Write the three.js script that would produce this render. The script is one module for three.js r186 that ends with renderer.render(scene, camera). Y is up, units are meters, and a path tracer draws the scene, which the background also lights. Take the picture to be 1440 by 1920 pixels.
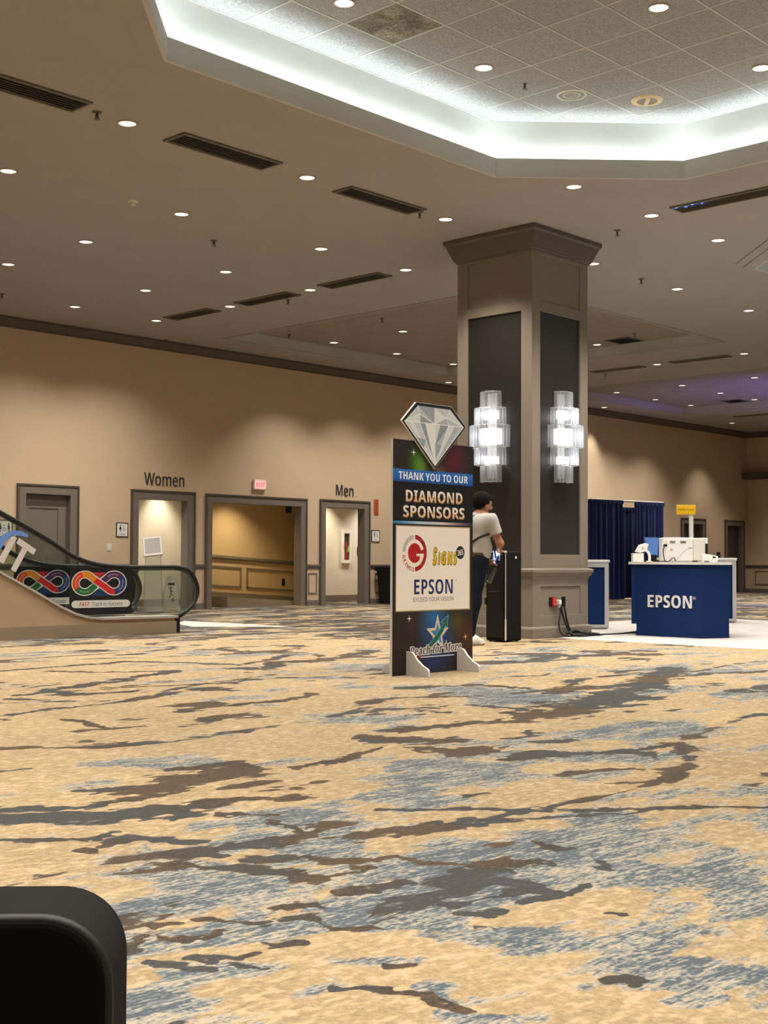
import * as THREE from 'three';
import { FontLoader } from 'three/addons/loaders/FontLoader.js';
import { TextGeometry } from 'three/addons/geometries/TextGeometry.js';
import { RoundedBoxGeometry } from 'three/addons/geometries/RoundedBoxGeometry.js';
import { RectAreaLightUniformsLib } from 'three/addons/lights/RectAreaLightUniformsLib.js';
import { mergeGeometries } from 'three/addons/utils/BufferGeometryUtils.js';

// ---------- camera, exposure, light levels ----------
const scene = new THREE.Scene();
scene.background = new THREE.Color(0x000000);
const YAW = 0.814, PITCH = 0.038, ROLL = -0.0045, EYE = 0.914;
const camera = new THREE.PerspectiveCamera(2 * Math.atan(960 / 2410) * 180 / Math.PI, 0.75, 0.05, 120);
camera.position.set(0, EYE, 0);
camera.up.set(ROLL * Math.cos(YAW), 1, ROLL * Math.sin(YAW));
camera.lookAt(Math.sin(YAW), EYE + Math.tan(PITCH), -Math.cos(YAW));
const renderer = new THREE.WebGLRenderer({ antialias: true });
renderer.toneMapping = THREE.LinearToneMapping;
renderer.toneMappingExposure = 1.15;
renderer.shadowMap.enabled = true;
RectAreaLightUniformsLib.init();
const WARM = new THREE.Color(1.0, 0.92, 0.82), COOL = new THREE.Color(0.90, 1.0, 0.97), WHITE = new THREE.Color(1, 1, 1);
const DOWN_CD = 31, TILE_CD = 26, COVE_NITS = 31, SCONCE_CD = 0.10;

// ---------- measures of the hall (metres; the door wall is z = WZ, the end wall x = EX) ----------
const HC = 4.914, TC = 5.51, WZ = -19.05, EX = 36.5, NX = -6, NZ = 8, RC = HC + 0.2;

// ---------- helpers ----------
let seedState = 7;
const rnd = () => { seedState = (seedState * 1664525 + 1013904223) >>> 0; return seedState / 4294967296; };
const used = {};
const numbered = (n) => { used[n] = (used[n] ?? -1) + 1; return used[n] ? n + '_' + String(used[n]).padStart(3, '0') : n; };
const V = (x, y, z) => new THREE.Vector3(x, y, z);
function part(name, geo, mat, parent, pos, ry) {
  const m = new THREE.Mesh(geo, mat); m.name = name; m.castShadow = m.receiveShadow = true;
  if (pos) m.position.set(...pos);
  if (ry) m.rotation.y = ry;
  parent.add(m); return m;
}
function thing(name, label, category, pos = [0, 0, 0], ry = 0, group) {
  const g = new THREE.Group(); g.name = numbered(name); g.position.set(...pos); g.rotation.y = ry;
  g.userData = { label, category }; if (group) g.userData.group = group;
  scene.add(g); return g;
}
function struct(name, geo, mat, parent) {
  const o = geo ? new THREE.Mesh(geo, mat) : new THREE.Group(); o.name = parent ? name : numbered(name);
  if (geo) o.castShadow = o.receiveShadow = true;
  if (!parent) o.userData.kind = 'structure';
  (parent ?? scene).add(o); return o;
}
function copyOf(o, label, pos, ry) {
  const c = o.clone(); c.name = numbered(o.name.replace(/_\d{3}$/, '')); c.userData = { ...o.userData, label };
  c.position.set(...pos); if (ry !== undefined) c.rotation.y = ry; scene.add(c); return c;
}
const flat = (g) => { const n = g.index ? g.toNonIndexed() : g; n.computeVertexNormals(); return n; };
const plain = (g) => { const n = g.index ? g.toNonIndexed() : g.clone(); for (const k of Object.keys(n.attributes)) if (!['position', 'normal', 'uv'].includes(k)) n.deleteAttribute(k); return n; };
const merge = (list) => mergeGeometries(list.map(plain));
const box = (x0, x1, y0, y1, z0, z1) => { const g = new THREE.BoxGeometry(x1 - x0, y1 - y0, z1 - z0); g.translate((x0 + x1) / 2, (y0 + y1) / 2, (z0 + z1) / 2); return g; };
const rbox = (x0, x1, y0, y1, z0, z1, r = 0.01, s = 2) => { const g = new RoundedBoxGeometry(x1 - x0, y1 - y0, z1 - z0, s, r); g.translate((x0 + x1) / 2, (y0 + y1) / 2, (z0 + z1) / 2); return g; };
const cyl = (r0, r1, h, x = 0, y = 0, z = 0, n = 20) => { const g = new THREE.CylinderGeometry(r0, r1, h, n); g.translate(x, y, z); return g; };
const lathe = (pts, n = 32) => new THREE.LatheGeometry(pts.map(([r, y]) => new THREE.Vector2(r, y)), n);
const tube = (pts, r, n = 40, s = 8, closed = false) => new THREE.TubeGeometry(new THREE.CatmullRomCurve3(pts.map((p) => V(...p)), closed, 'centripetal'), n, r, s, closed);
function shapeOf(pts, holes = []) {
  const s = new THREE.Shape(pts.map(([x, y]) => new THREE.Vector2(x, y)));
  for (const h of holes) s.holes.push(new THREE.Path(h.map(([x, y]) => new THREE.Vector2(x, y))));
  return s;
}
const extrude = (pts, depth, holes, bevel = 0) => new THREE.ExtrudeGeometry(shapeOf(pts, holes), { depth, bevelEnabled: bevel > 0, bevelSize: bevel, bevelThickness: bevel, bevelSegments: 2, curveSegments: 16 });
// a horizontal plate with (x, z) outline, underside at y
const plate = (pts, y, t, holes) => { const g = extrude(pts, t, holes); g.rotateX(Math.PI / 2); g.translate(0, y + t, 0); return g; };
const rect = (x0, x1, z0, z1) => [[x0, z0], [x1, z0], [x1, z1], [x0, z1]];
// sweeps a profile [offset outward, y] round an (x, z) outline with mitred corners; open = not closed
function loopSweep(poly, prof, open = false) {
  const n = poly.length; let area = 0;
  for (let i = 0; i < n; i++) { const [a, b] = poly[i], [c, d] = poly[(i + 1) % n]; area += a * d - c * b; }
  const s = area > 0 ? 1 : -1, nor = [];
  for (let i = 0; i < n; i++) { const [a, b] = poly[i], [c, d] = poly[(i + 1) % n], l = Math.hypot(c - a, d - b); nor.push([s * (d - b) / l, -s * (c - a) / l]); }
  const at = (i, [o, y]) => {
    i %= n; let p = nor[(i + n - 1) % n], q = nor[i];
    if (open && i === 0) p = q; if (open && i === n - 1) q = p;
    const k = 1 + p[0] * q[0] + p[1] * q[1];
    return [poly[i][0] + o * (p[0] + q[0]) / k, y, poly[i][1] + o * (p[1] + q[1]) / k];
  };
  const pos = [], uv = []; let run = 0;
  for (let i = 0; i < (open ? n - 1 : n); i++) {
    const L = Math.hypot(poly[(i + 1) % n][0] - poly[i][0], poly[(i + 1) % n][1] - poly[i][1]); let v = 0;
    for (let j = 0; j + 1 < prof.length; j++) {
      const a = at(i, prof[j]), b = at(i + 1, prof[j]), c = at(i + 1, prof[j + 1]), d = at(i, prof[j + 1]);
      const w = Math.hypot(prof[j + 1][0] - prof[j][0], prof[j + 1][1] - prof[j][1]);
      pos.push(...a, ...b, ...c, ...a, ...c, ...d); uv.push(run, v, run + L, v, run + L, v + w, run, v, run + L, v + w, run, v + w); v += w;
    }
    run += L;
  }
  const g = new THREE.BufferGeometry();
  g.setAttribute('position', new THREE.Float32BufferAttribute(pos, 3)); g.setAttribute('uv', new THREE.Float32BufferAttribute(uv, 2));
  g.computeVertexNormals(); return g;
}
// ---------- noise ----------
const PERM = new Float32Array(65536); for (let i = 0; i < 65536; i++) PERM[i] = rnd();
const mixBits = (x, y) => { let h = Math.imul(x, 0x27d4eb2d) ^ Math.imul(y, 0x165667b1); h = Math.imul(h ^ (h >>> 15), 0x2c1b3c6d); return (h ^ (h >>> 13)) & 65535; };
function vn(x, y) {
  const xi = Math.floor(x), yi = Math.floor(y); let fx = x - xi, fy = y - yi; fx = fx * fx * (3 - 2 * fx); fy = fy * fy * (3 - 2 * fy);
  const a = PERM[mixBits(xi, yi)], b = PERM[mixBits(xi + 1, yi)], c = PERM[mixBits(xi, yi + 1)], d = PERM[mixBits(xi + 1, yi + 1)];
  return a + (b - a) * fx + (c - a) * fy + (a - b - c + d) * fx * fy;
}
const fbm = (x, y, o) => { let s = 0, a = 0.5, t = 0; for (let i = 0; i < o; i++) { s += a * vn(x, y); t += a; a *= 0.5; x = x * 2.03 + 17.1; y = y * 2.03 + 5.7; } return s / t; };
const sstep = (a, b, x) => { const t = Math.min(1, Math.max(0, (x - a) / (b - a))); return t * t * (3 - 2 * t); };
function dataTex(w, h, f, srgb = true, repeat = true) {
  const d = new Uint8Array(w * h * 4);
  for (let y = 0, o = 0; y < h; y++) for (let x = 0; x < w; x++, o += 4) { const c = f(x, y); d[o] = c[0]; d[o + 1] = c[1]; d[o + 2] = c[2]; d[o + 3] = 255; }
  const t = new THREE.DataTexture(d, w, h, THREE.RGBAFormat); t.magFilter = THREE.LinearFilter; t.minFilter = THREE.LinearMipmapLinearFilter; t.generateMipmaps = true;
  if (repeat) t.wrapS = t.wrapT = THREE.RepeatWrapping;
  if (srgb) t.colorSpace = THREE.SRGBColorSpace; t.needsUpdate = true; return t;
}
function canvasTex(w, h, draw) {
  const c = document.createElement('canvas'); c.width = w; c.height = h; const g = c.getContext('2d'); draw(g, w, h);
  const t = new THREE.CanvasTexture(c); t.colorSpace = THREE.SRGBColorSpace; t.anisotropy = 8; return t;
}
const fitted = (t, x, y) => { const c = t.clone(); c.repeat.set(x, y); c.needsUpdate = true; return c; };
// ---------- materials ----------
const wrapN = (f, n) => (x, y) => { // tileable: blends four shifted copies
  const u = x / n, v = y / n; return f(x, y) * (1 - u) * (1 - v) + f(x - n, y) * u * (1 - v) + f(x, y - n) * (1 - u) * v + f(x - n, y - n) * u * v;
};
const grainF = wrapN((x, y) => 0.5 * vn(x / 1.7 + 900, y / 1.7 + 900) + 0.3 * vn(x / 5 + 300, y / 5 + 300) + 0.2 * vn(x / 40 + 60, y / 40 + 60), 256);
const grain = dataTex(256, 256, (x, y) => { const v = 255 * grainF(x, y); return [v, v, v]; }, false);
const mottleF = wrapN((x, y) => fbm(x / 50 + 500, y / 50 + 700, 4), 256);
const mottle = dataTex(256, 256, (x, y) => { const v = 236 + 14 * mottleF(x, y) + 10 * (grainF(x, y) - 0.5); return [v, v, v]; });
const std = (color, roughness = 0.8, o = {}) => new THREE.MeshStandardMaterial({ color, roughness, ...o });
const matte = (color, o = {}) => new THREE.MeshPhysicalMaterial({ color, roughness: 1, specularIntensity: 0.25, ...o });
const painted = (color, roughness, bump = 0.0006, rep = 2) => std(color, roughness, { map: fitted(mottle, 0.5, 0.5), bumpMap: fitted(grain, rep, rep), bumpScale: bump });
const lin = (r, g, b) => new THREE.Color().setRGB(r, g, b);
const M = {
  wall: painted(lin(0.67, 0.515, 0.345), 0.75, 0.001, 3),
  wallPale: painted(lin(0.74, 0.69, 0.58), 0.7),
  corridor: painted(lin(0.56, 0.42, 0.24), 0.75),
  ceiling: painted(lin(0.40, 0.375, 0.365), 0.85),
  white: painted(lin(0.78, 0.79, 0.77), 0.8, 0.0002),
  lip: painted(lin(0.60, 0.585, 0.56), 0.8, 0.0002),
  trim: painted(lin(0.195, 0.165, 0.135), 0.55, 0.0003, 4),
  crown: painted(lin(0.105, 0.08, 0.065), 0.5, 0.0003, 4),
  column: painted(lin(0.25, 0.21, 0.165), 0.6, 0.0005, 3),
  columnCap: painted(lin(0.13, 0.112, 0.095), 0.55, 0.0005, 3),
  inset: painted(lin(0.020, 0.0165, 0.0145), 0.45, 0.0006, 4),
  black: new THREE.MeshPhysicalMaterial({ color: lin(0.009, 0.009, 0.0095), roughness: 0.5, specularIntensity: 0.5 }), blackMatt: matte(lin(0.011, 0.011, 0.0115)),
  darkGap: std(lin(0.012, 0.011, 0.009), 0.9),
  vent: std(lin(0.16, 0.14, 0.11), 0.6), slat: std(lin(0.20, 0.175, 0.14), 0.5),
  whitePlastic: std(lin(0.74, 0.73, 0.70), 0.45), offWhite: std(lin(0.66, 0.62, 0.56), 0.5),
  steel: std(lin(0.5, 0.49, 0.47), 0.35, { metalness: 1 }), darkSteel: std(lin(0.13, 0.13, 0.125), 0.4, { metalness: 0.8 }),
  alu: std(lin(0.62, 0.61, 0.6), 0.45, { metalness: 0.6 }),
  rubber: std(lin(0.008, 0.008, 0.008), 0.6),
  blue: new THREE.MeshPhysicalMaterial({ color: lin(0.006, 0.023, 0.10), roughness: 0.7, specularIntensity: 0.3 }), blueTrim: std(lin(0.5, 0.5, 0.5), 0.5),
  drape: std(lin(0.008, 0.022, 0.12), 0.85, { bumpMap: fitted(grain, 6, 6), bumpScale: 0.0008 }),
  gold: std(lin(0.75, 0.62, 0.36), 0.5), red: std(lin(0.5, 0.03, 0.02), 0.5),
  glass: new THREE.MeshPhysicalMaterial({ color: lin(0.80, 0.835, 0.80), roughness: 0.02, transmission: 1, thickness: 0, ior: 1.5 }),
  crystal: new THREE.MeshPhysicalMaterial({ color: lin(0.88, 0.90, 0.93), roughness: 0.3, transmission: 0.87, thickness: 0, ior: 1.55, specularIntensity: 1 }),
  acrylic: new THREE.MeshPhysicalMaterial({ color: lin(0.9, 0.9, 0.88), roughness: 0.05, transmission: 0.85, thickness: 0, ior: 1.45 }),
  lens: new THREE.MeshStandardMaterial({ color: lin(0.8, 0.75, 0.65), emissive: lin(1, 0.88, 0.70), emissiveIntensity: 1.6, roughness: 0.5 }),
  cove: new THREE.MeshStandardMaterial({ color: lin(0.9, 0.9, 0.9), emissive: COOL, emissiveIntensity: 3, roughness: 0.5 }),
  bulb: new THREE.MeshStandardMaterial({ color: lin(0.9, 0.9, 0.9), emissive: lin(1, 0.98, 0.95), emissiveIntensity: 1.7, roughness: 0.5 }),
};
for (const k in M) M[k].name = k;
const fonts = {}; { const L = new FontLoader(); fonts.bold = await L.loadAsync('fonts/droid/droid_sans_bold.typeface.json'); fonts.regular = await L.loadAsync('fonts/droid/droid_sans_regular.typeface.json'); }
function textGeo(s, size, depth, font = 'regular', wide) {
  const g = new TextGeometry(s, { font: fonts[font], size, depth, curveSegments: 5, bevelEnabled: false }); g.computeBoundingBox();
  const b = g.boundingBox, sx = wide ? wide / (b.max.x - b.min.x) : 1;
  g.translate(-(b.min.x + b.max.x) / 2, 0, 0); g.scale(sx, 1, 1); return g;
}

// ---------- carpet ----------
const DARK = [[0.11,5.52,-9.53,6.19,-9.63,6.86,-9.64,7.29,-8.67,7.77,-8.79,8.41,-9.28], [0.12,4.74,-7.82,5.36,-7.99,5.99,-8.28,6.56,-8.54], [0.1,5.81,-9.19,6.09,-8.85,6.56,-8.54], [0.08,5.38,-7.81,5.73,-7.64,6.11,-7.5,6.45,-7.47], [0.2,7.14,-8.35,7.2,-8.15,7.79,-8.6,8.48,-8.55,9.48,-9.09], [0.06,3.92,-6.76,4.47,-6.95,5.01,-6.98,5.53,-7.14], [0.06,4.11,-6.44,4.09,-6.19,4.07,-5.91], [0.06,3.86,-5.94,4.02,-5.93,4.23,-5.89], [0.04,2.95,-5.08,3.12,-5.03], [0.31,3.08,-4.25,3.34,-4.31,3.59,-4.29], [0.12,3.51,-4.57,3.74,-4.51,3.63,-4.21], [0.08,3.01,-4.21,3.14,-4.19], [0.06,2.87,-4.41,3.02,-4.33], [0.1,2.52,-4.26,2.7,-4.16,2.93,-4.08,3.07,-4.09], [0.23,2.51,-4,2.7,-3.91,2.93,-3.81], [0.05,2.46,-4.23,2.51,-4.13], [0.13,2.92,-3.79,3.07,-3.76,3.25,-3.76,3.38,-3.7], [0.06,2.99,-3.58,3.13,-3.47], [0.04,2.19,-3.76,2.28,-3.71,2.38,-3.63,2.53,-3.66], [0.06,2.4,-3.53,2.52,-3.56], [0.04,2.31,-3.52,2.31,-3.46], [0.07,2.48,-3.57,2.61,-3.48,2.64,-3.37], [0.13,2.52,-3.22,2.69,-3.24,2.81,-3.17], [0.08,2.87,-3.24,3,-3.23,3.18,-3.2], [0.04,3.05,-3.39,2.96,-3.22], [0.06,2.27,-3.18,2.42,-3.14,2.52,-3.01], [0.1,2.52,-3.01,2.57,-2.85,2.62,-2.73], [0.06,2.61,-3.07,2.77,-2.97,2.78,-2.84,2.88,-2.78], [0.05,2.62,-2.73,2.81,-2.71], [0.06,2.53,-2.55,2.71,-2.55], [0.06,2.51,-2.42,2.5,-2.36], [0.04,2.22,-2.49,2.29,-2.46,2.26,-2.35,2.29,-2.28], [0.05,2.31,-2.57,2.41,-2.54], [0.07,2.12,-2.59,2.16,-2.5], [0.04,1.95,-2.57,2,-2.56], [0.04,1.91,-2.5,1.96,-2.45,2.05,-2.46], [0.04,1.8,-2.52,1.85,-2.53], [0.04,1.9,-2.39,1.96,-2.34,2.04,-2.32], [0.04,2.07,-2.34,2.14,-2.29], [0.05,1.82,-2.41,1.85,-2.34], [0.04,1.92,-2.31,1.95,-2.25], [0.04,1.94,-2.02,1.97,-1.97], [0.04,1.98,-1.97,2.02,-1.91], [0.05,3.48,-3.28,3.75,-3.04,4.14,-2.65], [0.09,4.12,-2.63,4.47,-2.26], [0.13,3.06,-3.03,3.34,-2.94,3.67,-2.83], [0.05,3.68,-2.84,3.92,-2.73,4.2,-2.52], [0.27,9.88,-5.82,8.98,-5.41,8.28,-5.24,7.88,-5.35,7.43,-5.36], [0.32,8.27,-5.19,7.43,-4.81,6.84,-4.76,6.32,-4.56], [0.13,8.98,-5.41,9.54,-5.28,10.15,-5.12], [0.13,6.32,-4.56,5.98,-4.46,5.76,-4.68,5.32,-4.78,5.07,-4.78], [0.08,6.86,-4.58,7.14,-4.46], [0.11,6.35,-5.24,6.33,-5.01,6.41,-4.78], [0.15,4.77,-3.7,4.98,-3.65,5.13,-3.58], [0.08,5.08,-3.55,5.45,-3.45,5.74,-3.48], [0.08,4.52,-3.22,4.71,-3.2,4.82,-3.16,4.95,-3.12], [0.06,5.39,-3.37,5.23,-3.19], [0.14,5.03,-3.05,5.13,-2.99,4.77,-2.84], [0.05,4.5,-2.93,4.67,-2.85], [0.18,4.71,-4.16,4.77,-4.03,4.95,-4], [0.11,5.33,-4.16,5.54,-4.19], [0.1,5.31,-3.96,5.51,-3.87], [0.08,4.84,-4.56,5.06,-4.54], [0.05,3.89,-3.24,3.96,-3.2], [0.25,8.99,-7.3,9.54,-7.12,10.35,-7.46], [0.13,6.78,-6.35,7.35,-6.07,7.53,-5.62], [0.09,6.24,-5.88,6.86,-5.76], [0.05,2.9,-2.73,3.02,-2.69,3.02,-2.55,3.06,-2.41], [0.06,3.09,-2.46,3.25,-2.38], [0.09,2.89,-2.38,2.96,-2.3,2.92,-2.22], [0.06,2.57,-2.42,2.6,-2.3,2.73,-2.27,2.85,-2.25], [0.06,2.77,-2.15,2.86,-2.13,2.93,-2.12], [0.05,2.58,-2.2,2.65,-2.1], [0.04,3.45,-2.55,3.44,-2.42,3.47,-2.38], [0.04,2.98,-2.17,2.98,-2.12,3.09,-2.13], [0.04,3.3,-2.19,3.38,-2.19], [0.04,2.53,-2.07,2.56,-2.04], [0.04,2.18,-2.05,2.21,-2.02], [0.04,2.02,-1.9,2.08,-1.83], [0.04,2.05,-1.81,2.06,-1.77], [0.04,2.41,-1.64,2.44,-1.61], [0.04,2.89,-1.87,2.91,-1.85], [0.07,3.89,-4.19,4.19,-4.22,4.57,-4.31], [0.08,4.88,-6.35,5.46,-6.28,6.17,-6.43], [0.24,10.46,-7.16,11.08,-7.08]];
const BLUE = [[3.36,-2.24,0.39,0.4,0.36,-0.24], [2.93,-2.42,0.2,0.2,0.3,-0.25], [2.41,-2.2,0.14,0.14,0.08,-0.08], [2.51,-1.94,0.14,0.14,0.13,-0.1], [1.66,-2.14,0.12,0.13,0.07,-0.09], [2.42,-2.44,0.09,0.09,0.1,-0.1], [1.9,-2.27,0.13,0.14,0.05,-0.06], [2.44,-1.43,0.07,0.07,0.09,-0.05], [2.05,-1.69,0.09,0.09,0.05,-0.04], [6.21,-3.8,0.51,0.5,0.44,-0.27], [4.43,-3.65,0.25,0.25,0.46,-0.38], [2.53,-3.92,0.17,0.17,0.08,-0.13], [2.86,-2.98,0.15,0.16,0.13,-0.13], [5.2,-3.32,0.29,0.28,0.23,-0.14], [3.89,-3.43,0.26,0.26,0.24,-0.21], [5.41,-5.45,0.41,0.4,0.57,-0.57], [6.9,-5.24,0.41,0.4,0.54,-0.41], [3.51,-4.89,0.31,0.31,0.15,-0.21], [3.17,-3.4,0.17,0.18,0.14,-0.16], [3.51,-1.91,0.13,0.14,0.31,-0.17], [2.08,-2.79,0.07,0.07,0.04,-0.05], [2.18,-2.09,0.1,0.11,0.04,-0.04], [2.68,-1.44,0.07,0.07,0.07,-0.04], [2.12,-1.84,0.05,0.05,0.05,-0.05], [8.31,-4.35,0.22,0.21,0.41,-0.21]];

// distances to the dark shapes and to the pale blue areas woven into the carpet, kept on a coarse grid of strokes
const CELL = 0.5, cells = new Map();
DARK.forEach((s, k) => { for (let i = 1; i < s.length; i += 2) { const j = Math.min(i + 2, s.length - 2), n = Math.ceil(Math.hypot(s[j] - s[i], s[j + 1] - s[i + 1]) / 0.3) + 1;
  for (let q = 0; q <= n; q++) { const cx = Math.floor((s[i] + (s[j] - s[i]) * q / n) / CELL), cz = Math.floor((s[i + 1] + (s[j + 1] - s[i + 1]) * q / n) / CELL);
    for (let a = -1; a <= 1; a++) for (let b = -1; b <= 1; b++) { const key = (cx + a) * 1000 + cz + b; if (!cells.has(key)) cells.set(key, new Set()); cells.get(key).add(k); } } } });
for (const [k, v] of [...cells]) cells.set(k, [...v]);
function darkAt(x, z) {
  let best = -1; const list = cells.get(Math.floor(x / CELL) * 1000 + Math.floor(z / CELL)); if (!list) return -1;
  for (const k of list) { const s = DARK[k], w = s[0] * 0.5;
    for (let i = 1; i + 3 < s.length; i += 2) {
      const ax = s[i], az = s[i + 1], bx = s[i + 2] - ax, bz = s[i + 3] - az, t = Math.min(1, Math.max(0, ((x - ax) * bx + (z - az) * bz) / (bx * bx + bz * bz)));
      const d = 1 - Math.hypot(x - ax - bx * t, z - az - bz * t) / w; if (d > best) best = d;
    } }
  return best;
}
const BLUEI = BLUE.map(([cx, cz, ax, az, bx, bz]) => { const det = ax * bz - az * bx; return [cx, cz, bz / det, -bx / det, -az / det, ax / det, Math.hypot(ax, az) + Math.hypot(bx, bz)]; });
function blueAt(x, z) {
  let best = 0;
  for (const [cx, cz, a, b, c, d, r] of BLUEI) { const dx = x - cx, dz = z - cz; if (Math.abs(dx) > r || Math.abs(dz) > r) continue; const u = a * dx + b * dz, v = c * dx + d * dz, q = 1 - u * u - v * v; if (q > best) best = q; }
  return best;
}
function carpet(x, z, out) {
  // wandering coordinates give the woven outlines their frayed look
  const w1 = fbm(x * 2.6 + 40, z * 2.6 + 40, 4) - 0.5, w2 = fbm(x * 2.6 + 140, z * 2.6 + 240, 4) - 0.5, w3 = vn(x * 34, z * 34) - 0.5, w4 = vn(x * 34 + 50, z * 34 + 90) - 0.5;
  const px = x + w1 * 0.26 + w3 * 0.03, pz = z + w2 * 0.26 + w4 * 0.03;
  const near = sstep(9.5, 7.0, Math.hypot(x - 5.5, z + 5.5)); // where the drawn shapes lie; free ones elsewhere
  const along = x * 0.998 + z * 0.06, across = -x * 0.06 + z * 0.998;
  // hatch of the pale blue areas: short strokes along one direction
  const h1 = vn(along * 18 + across * 5 + w1 * 5, across * 115 - along * 6), h2 = vn(along * 60 + 70, across * 270 + 30), hatch = 0.5 * h1 + 0.5 * h2;
  const patch = fbm(along * 0.75 + 3 + w2, across * 1.5 + 9 + w1, 5), detail = fbm(along * 3.2 + 7, across * 6.5 + 77, 3);
  const blue = blueAt(px, pz) * 0.62 * near + (patch - 0.5) * 1.6 + (detail - 0.5) * 1.35 + 0.06 - 0.17 * near;
  const shred = fbm(along * 8.5 + 17, across * 24 + 27, 2) - 0.5;
  const isBlue = sstep(0.13, 0.23, blue + (hatch - 0.5) * 0.40 + shred * 0.62 + w3 * 0.10);
  // field
  const yarn = vn(along * 120, across * 100), yarn2 = vn(along * 290 + 9, across * 250 + 4), tone = fbm(x * 1.3 + 90, z * 1.3 + 60, 3), fleck = fbm(along * 30 + 20, across * 62 + 10, 2);
  let f = 0.86 + 0.30 * (yarn - 0.5) + 0.22 * (yarn2 - 0.5) + 0.30 * (tone - 0.5) + 0.36 * (fleck - 0.5);
  let r = 0.365 * f, g = 0.268 * f, b = 0.143 * f;
  const pale = sstep(0.56, 0.74, fleck) * 0.4; r += (0.50 - r) * pale; g += (0.39 - g) * pale; b += (0.245 - b) * pale;
  if (isBlue > 0) {
    const q = hatch + 0.30 * (yarn - 0.5) + 0.30 * shred - 0.25 * (blue - 0.3);
    let br, bg, bb;
    if (q > 0.66) { br = 0.37; bg = 0.31; bb = 0.225; } else if (q > 0.53) { br = 0.25; bg = 0.245; bb = 0.215; } else if (q > 0.40) { br = 0.165; bg = 0.178; bb = 0.176; } else { br = 0.072; bg = 0.090; bb = 0.103; }
    const bv = 0.94 + 0.35 * (yarn2 - 0.5); r += (br * bv - r) * isBlue; g += (bg * bv - g) * isBlue; b += (bb * bv - b) * isBlue;
  }
  // dark shapes: brown, slate and black-brown, with holes and frayed ends
  let d = darkAt(px, pz); if (d > -0.9) d += 0.10 + 1.0 * (fbm(px * 3.4 + 11, pz * 4.4 + 31, 3) - 0.47) + 1.6 * (fbm(along * 8 + 71, across * 14 + 91, 2) - 0.5) + 0.7 * (vn(along * 19 + 7, across * 44 + 9) - 0.5);
  const rid = 1 - Math.abs(fbm(along * 0.20 + 210, across * 0.42 + 110, 3) - 0.5) * 2, isl = fbm(along * 1.5 + 510, across * 2.8 + 410, 4);
  const frag = fbm(along * 6 + 31, across * 10 + 61, 2) - 0.5, free = Math.max((rid - 0.972) * 26, (isl - 0.575 - 0.125 * near) * 9) + 1.9 * frag + 0.6 * (vn(along * 19 + 7, across * 44 + 9) - 0.5) - 0.12 - near * 0.08, farDimStreak = near > 0.99 ? -1 : (fbm(along * 2.0 + 810, across * 7.5 + 710, 4) - 0.505 - 0.12 * near) * 7;  // last term: woven lines, thickened far off to put dimmer light into colour
  d = Math.max(d, free, farDimStreak);
  const isDark = sstep(0.02, 0.10, d);
  if (isDark > 0) {
    const t = fbm(x * 2.2 + 33, z * 2.2 + 66, 4) + 0.14 * (yarn - 0.5), bare = sstep(0.58, 0.68, hatch) * sstep(0.42, 0.0, d) * 0.85;
    let dr, dg, db;
    if (t > 0.56) { dr = 0.066; dg = 0.043; db = 0.024; } else if (t > 0.46) { dr = 0.045; dg = 0.034; db = 0.024; } else { dr = 0.042; dg = 0.043; db = 0.042; }
    const dv = 0.9 + 0.55 * (yarn2 - 0.5) + 0.4 * (yarn - 0.5), k = isDark * (1 - bare);
    r += (dr * dv - r) * k; g += (dg * dv - g) * k; b += (db * dv - b) * k;
  }
  out[0] = r; out[1] = g; out[2] = b;
}
const SR = new Uint8Array(4096); for (let i = 0; i < 4096; i++) { const c = i / 4095; SR[i] = Math.round(255 * (c <= 0.0031308 ? 12.92 * c : 1.055 * Math.pow(c, 1 / 2.4) - 0.055)); }
function carpetMat(x0, x1, z0, z1, n, pile) {
  const c = [0, 0, 0], sx = (x1 - x0) / n, sz = (z1 - z0) / n, s = (v) => SR[Math.max(0, Math.min(4095, Math.round(v * 4095)))];
  const t = dataTex(n, n, (i, j) => { carpet(x0 + (i + 0.5) * sx, z0 + (j + 0.5) * sz, c); return [s(c[0]), s(c[1]), s(c[2])]; }, true, false);
  t.repeat.set(1 / (x1 - x0), 1 / (z1 - z0)); t.offset.set(-x0 / (x1 - x0), -z0 / (z1 - z0));
  const m = std(0xffffff, 0.95, { map: t, bumpMap: fitted(grain, 3.2, 3.2), bumpScale: pile }); m.name = 'carpet'; return m;
}
const RES = 2048;
const floorMats = [carpetMat(1.1, 4.9, -4.9, -1.1, RES * 0.875, 0.006), carpetMat(1.1, 13.1, -13.1, -1.1, RES, 0.005), carpetMat(NX, EX, -21.5, NZ, RES * 0.625, 0.004)];
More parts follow.
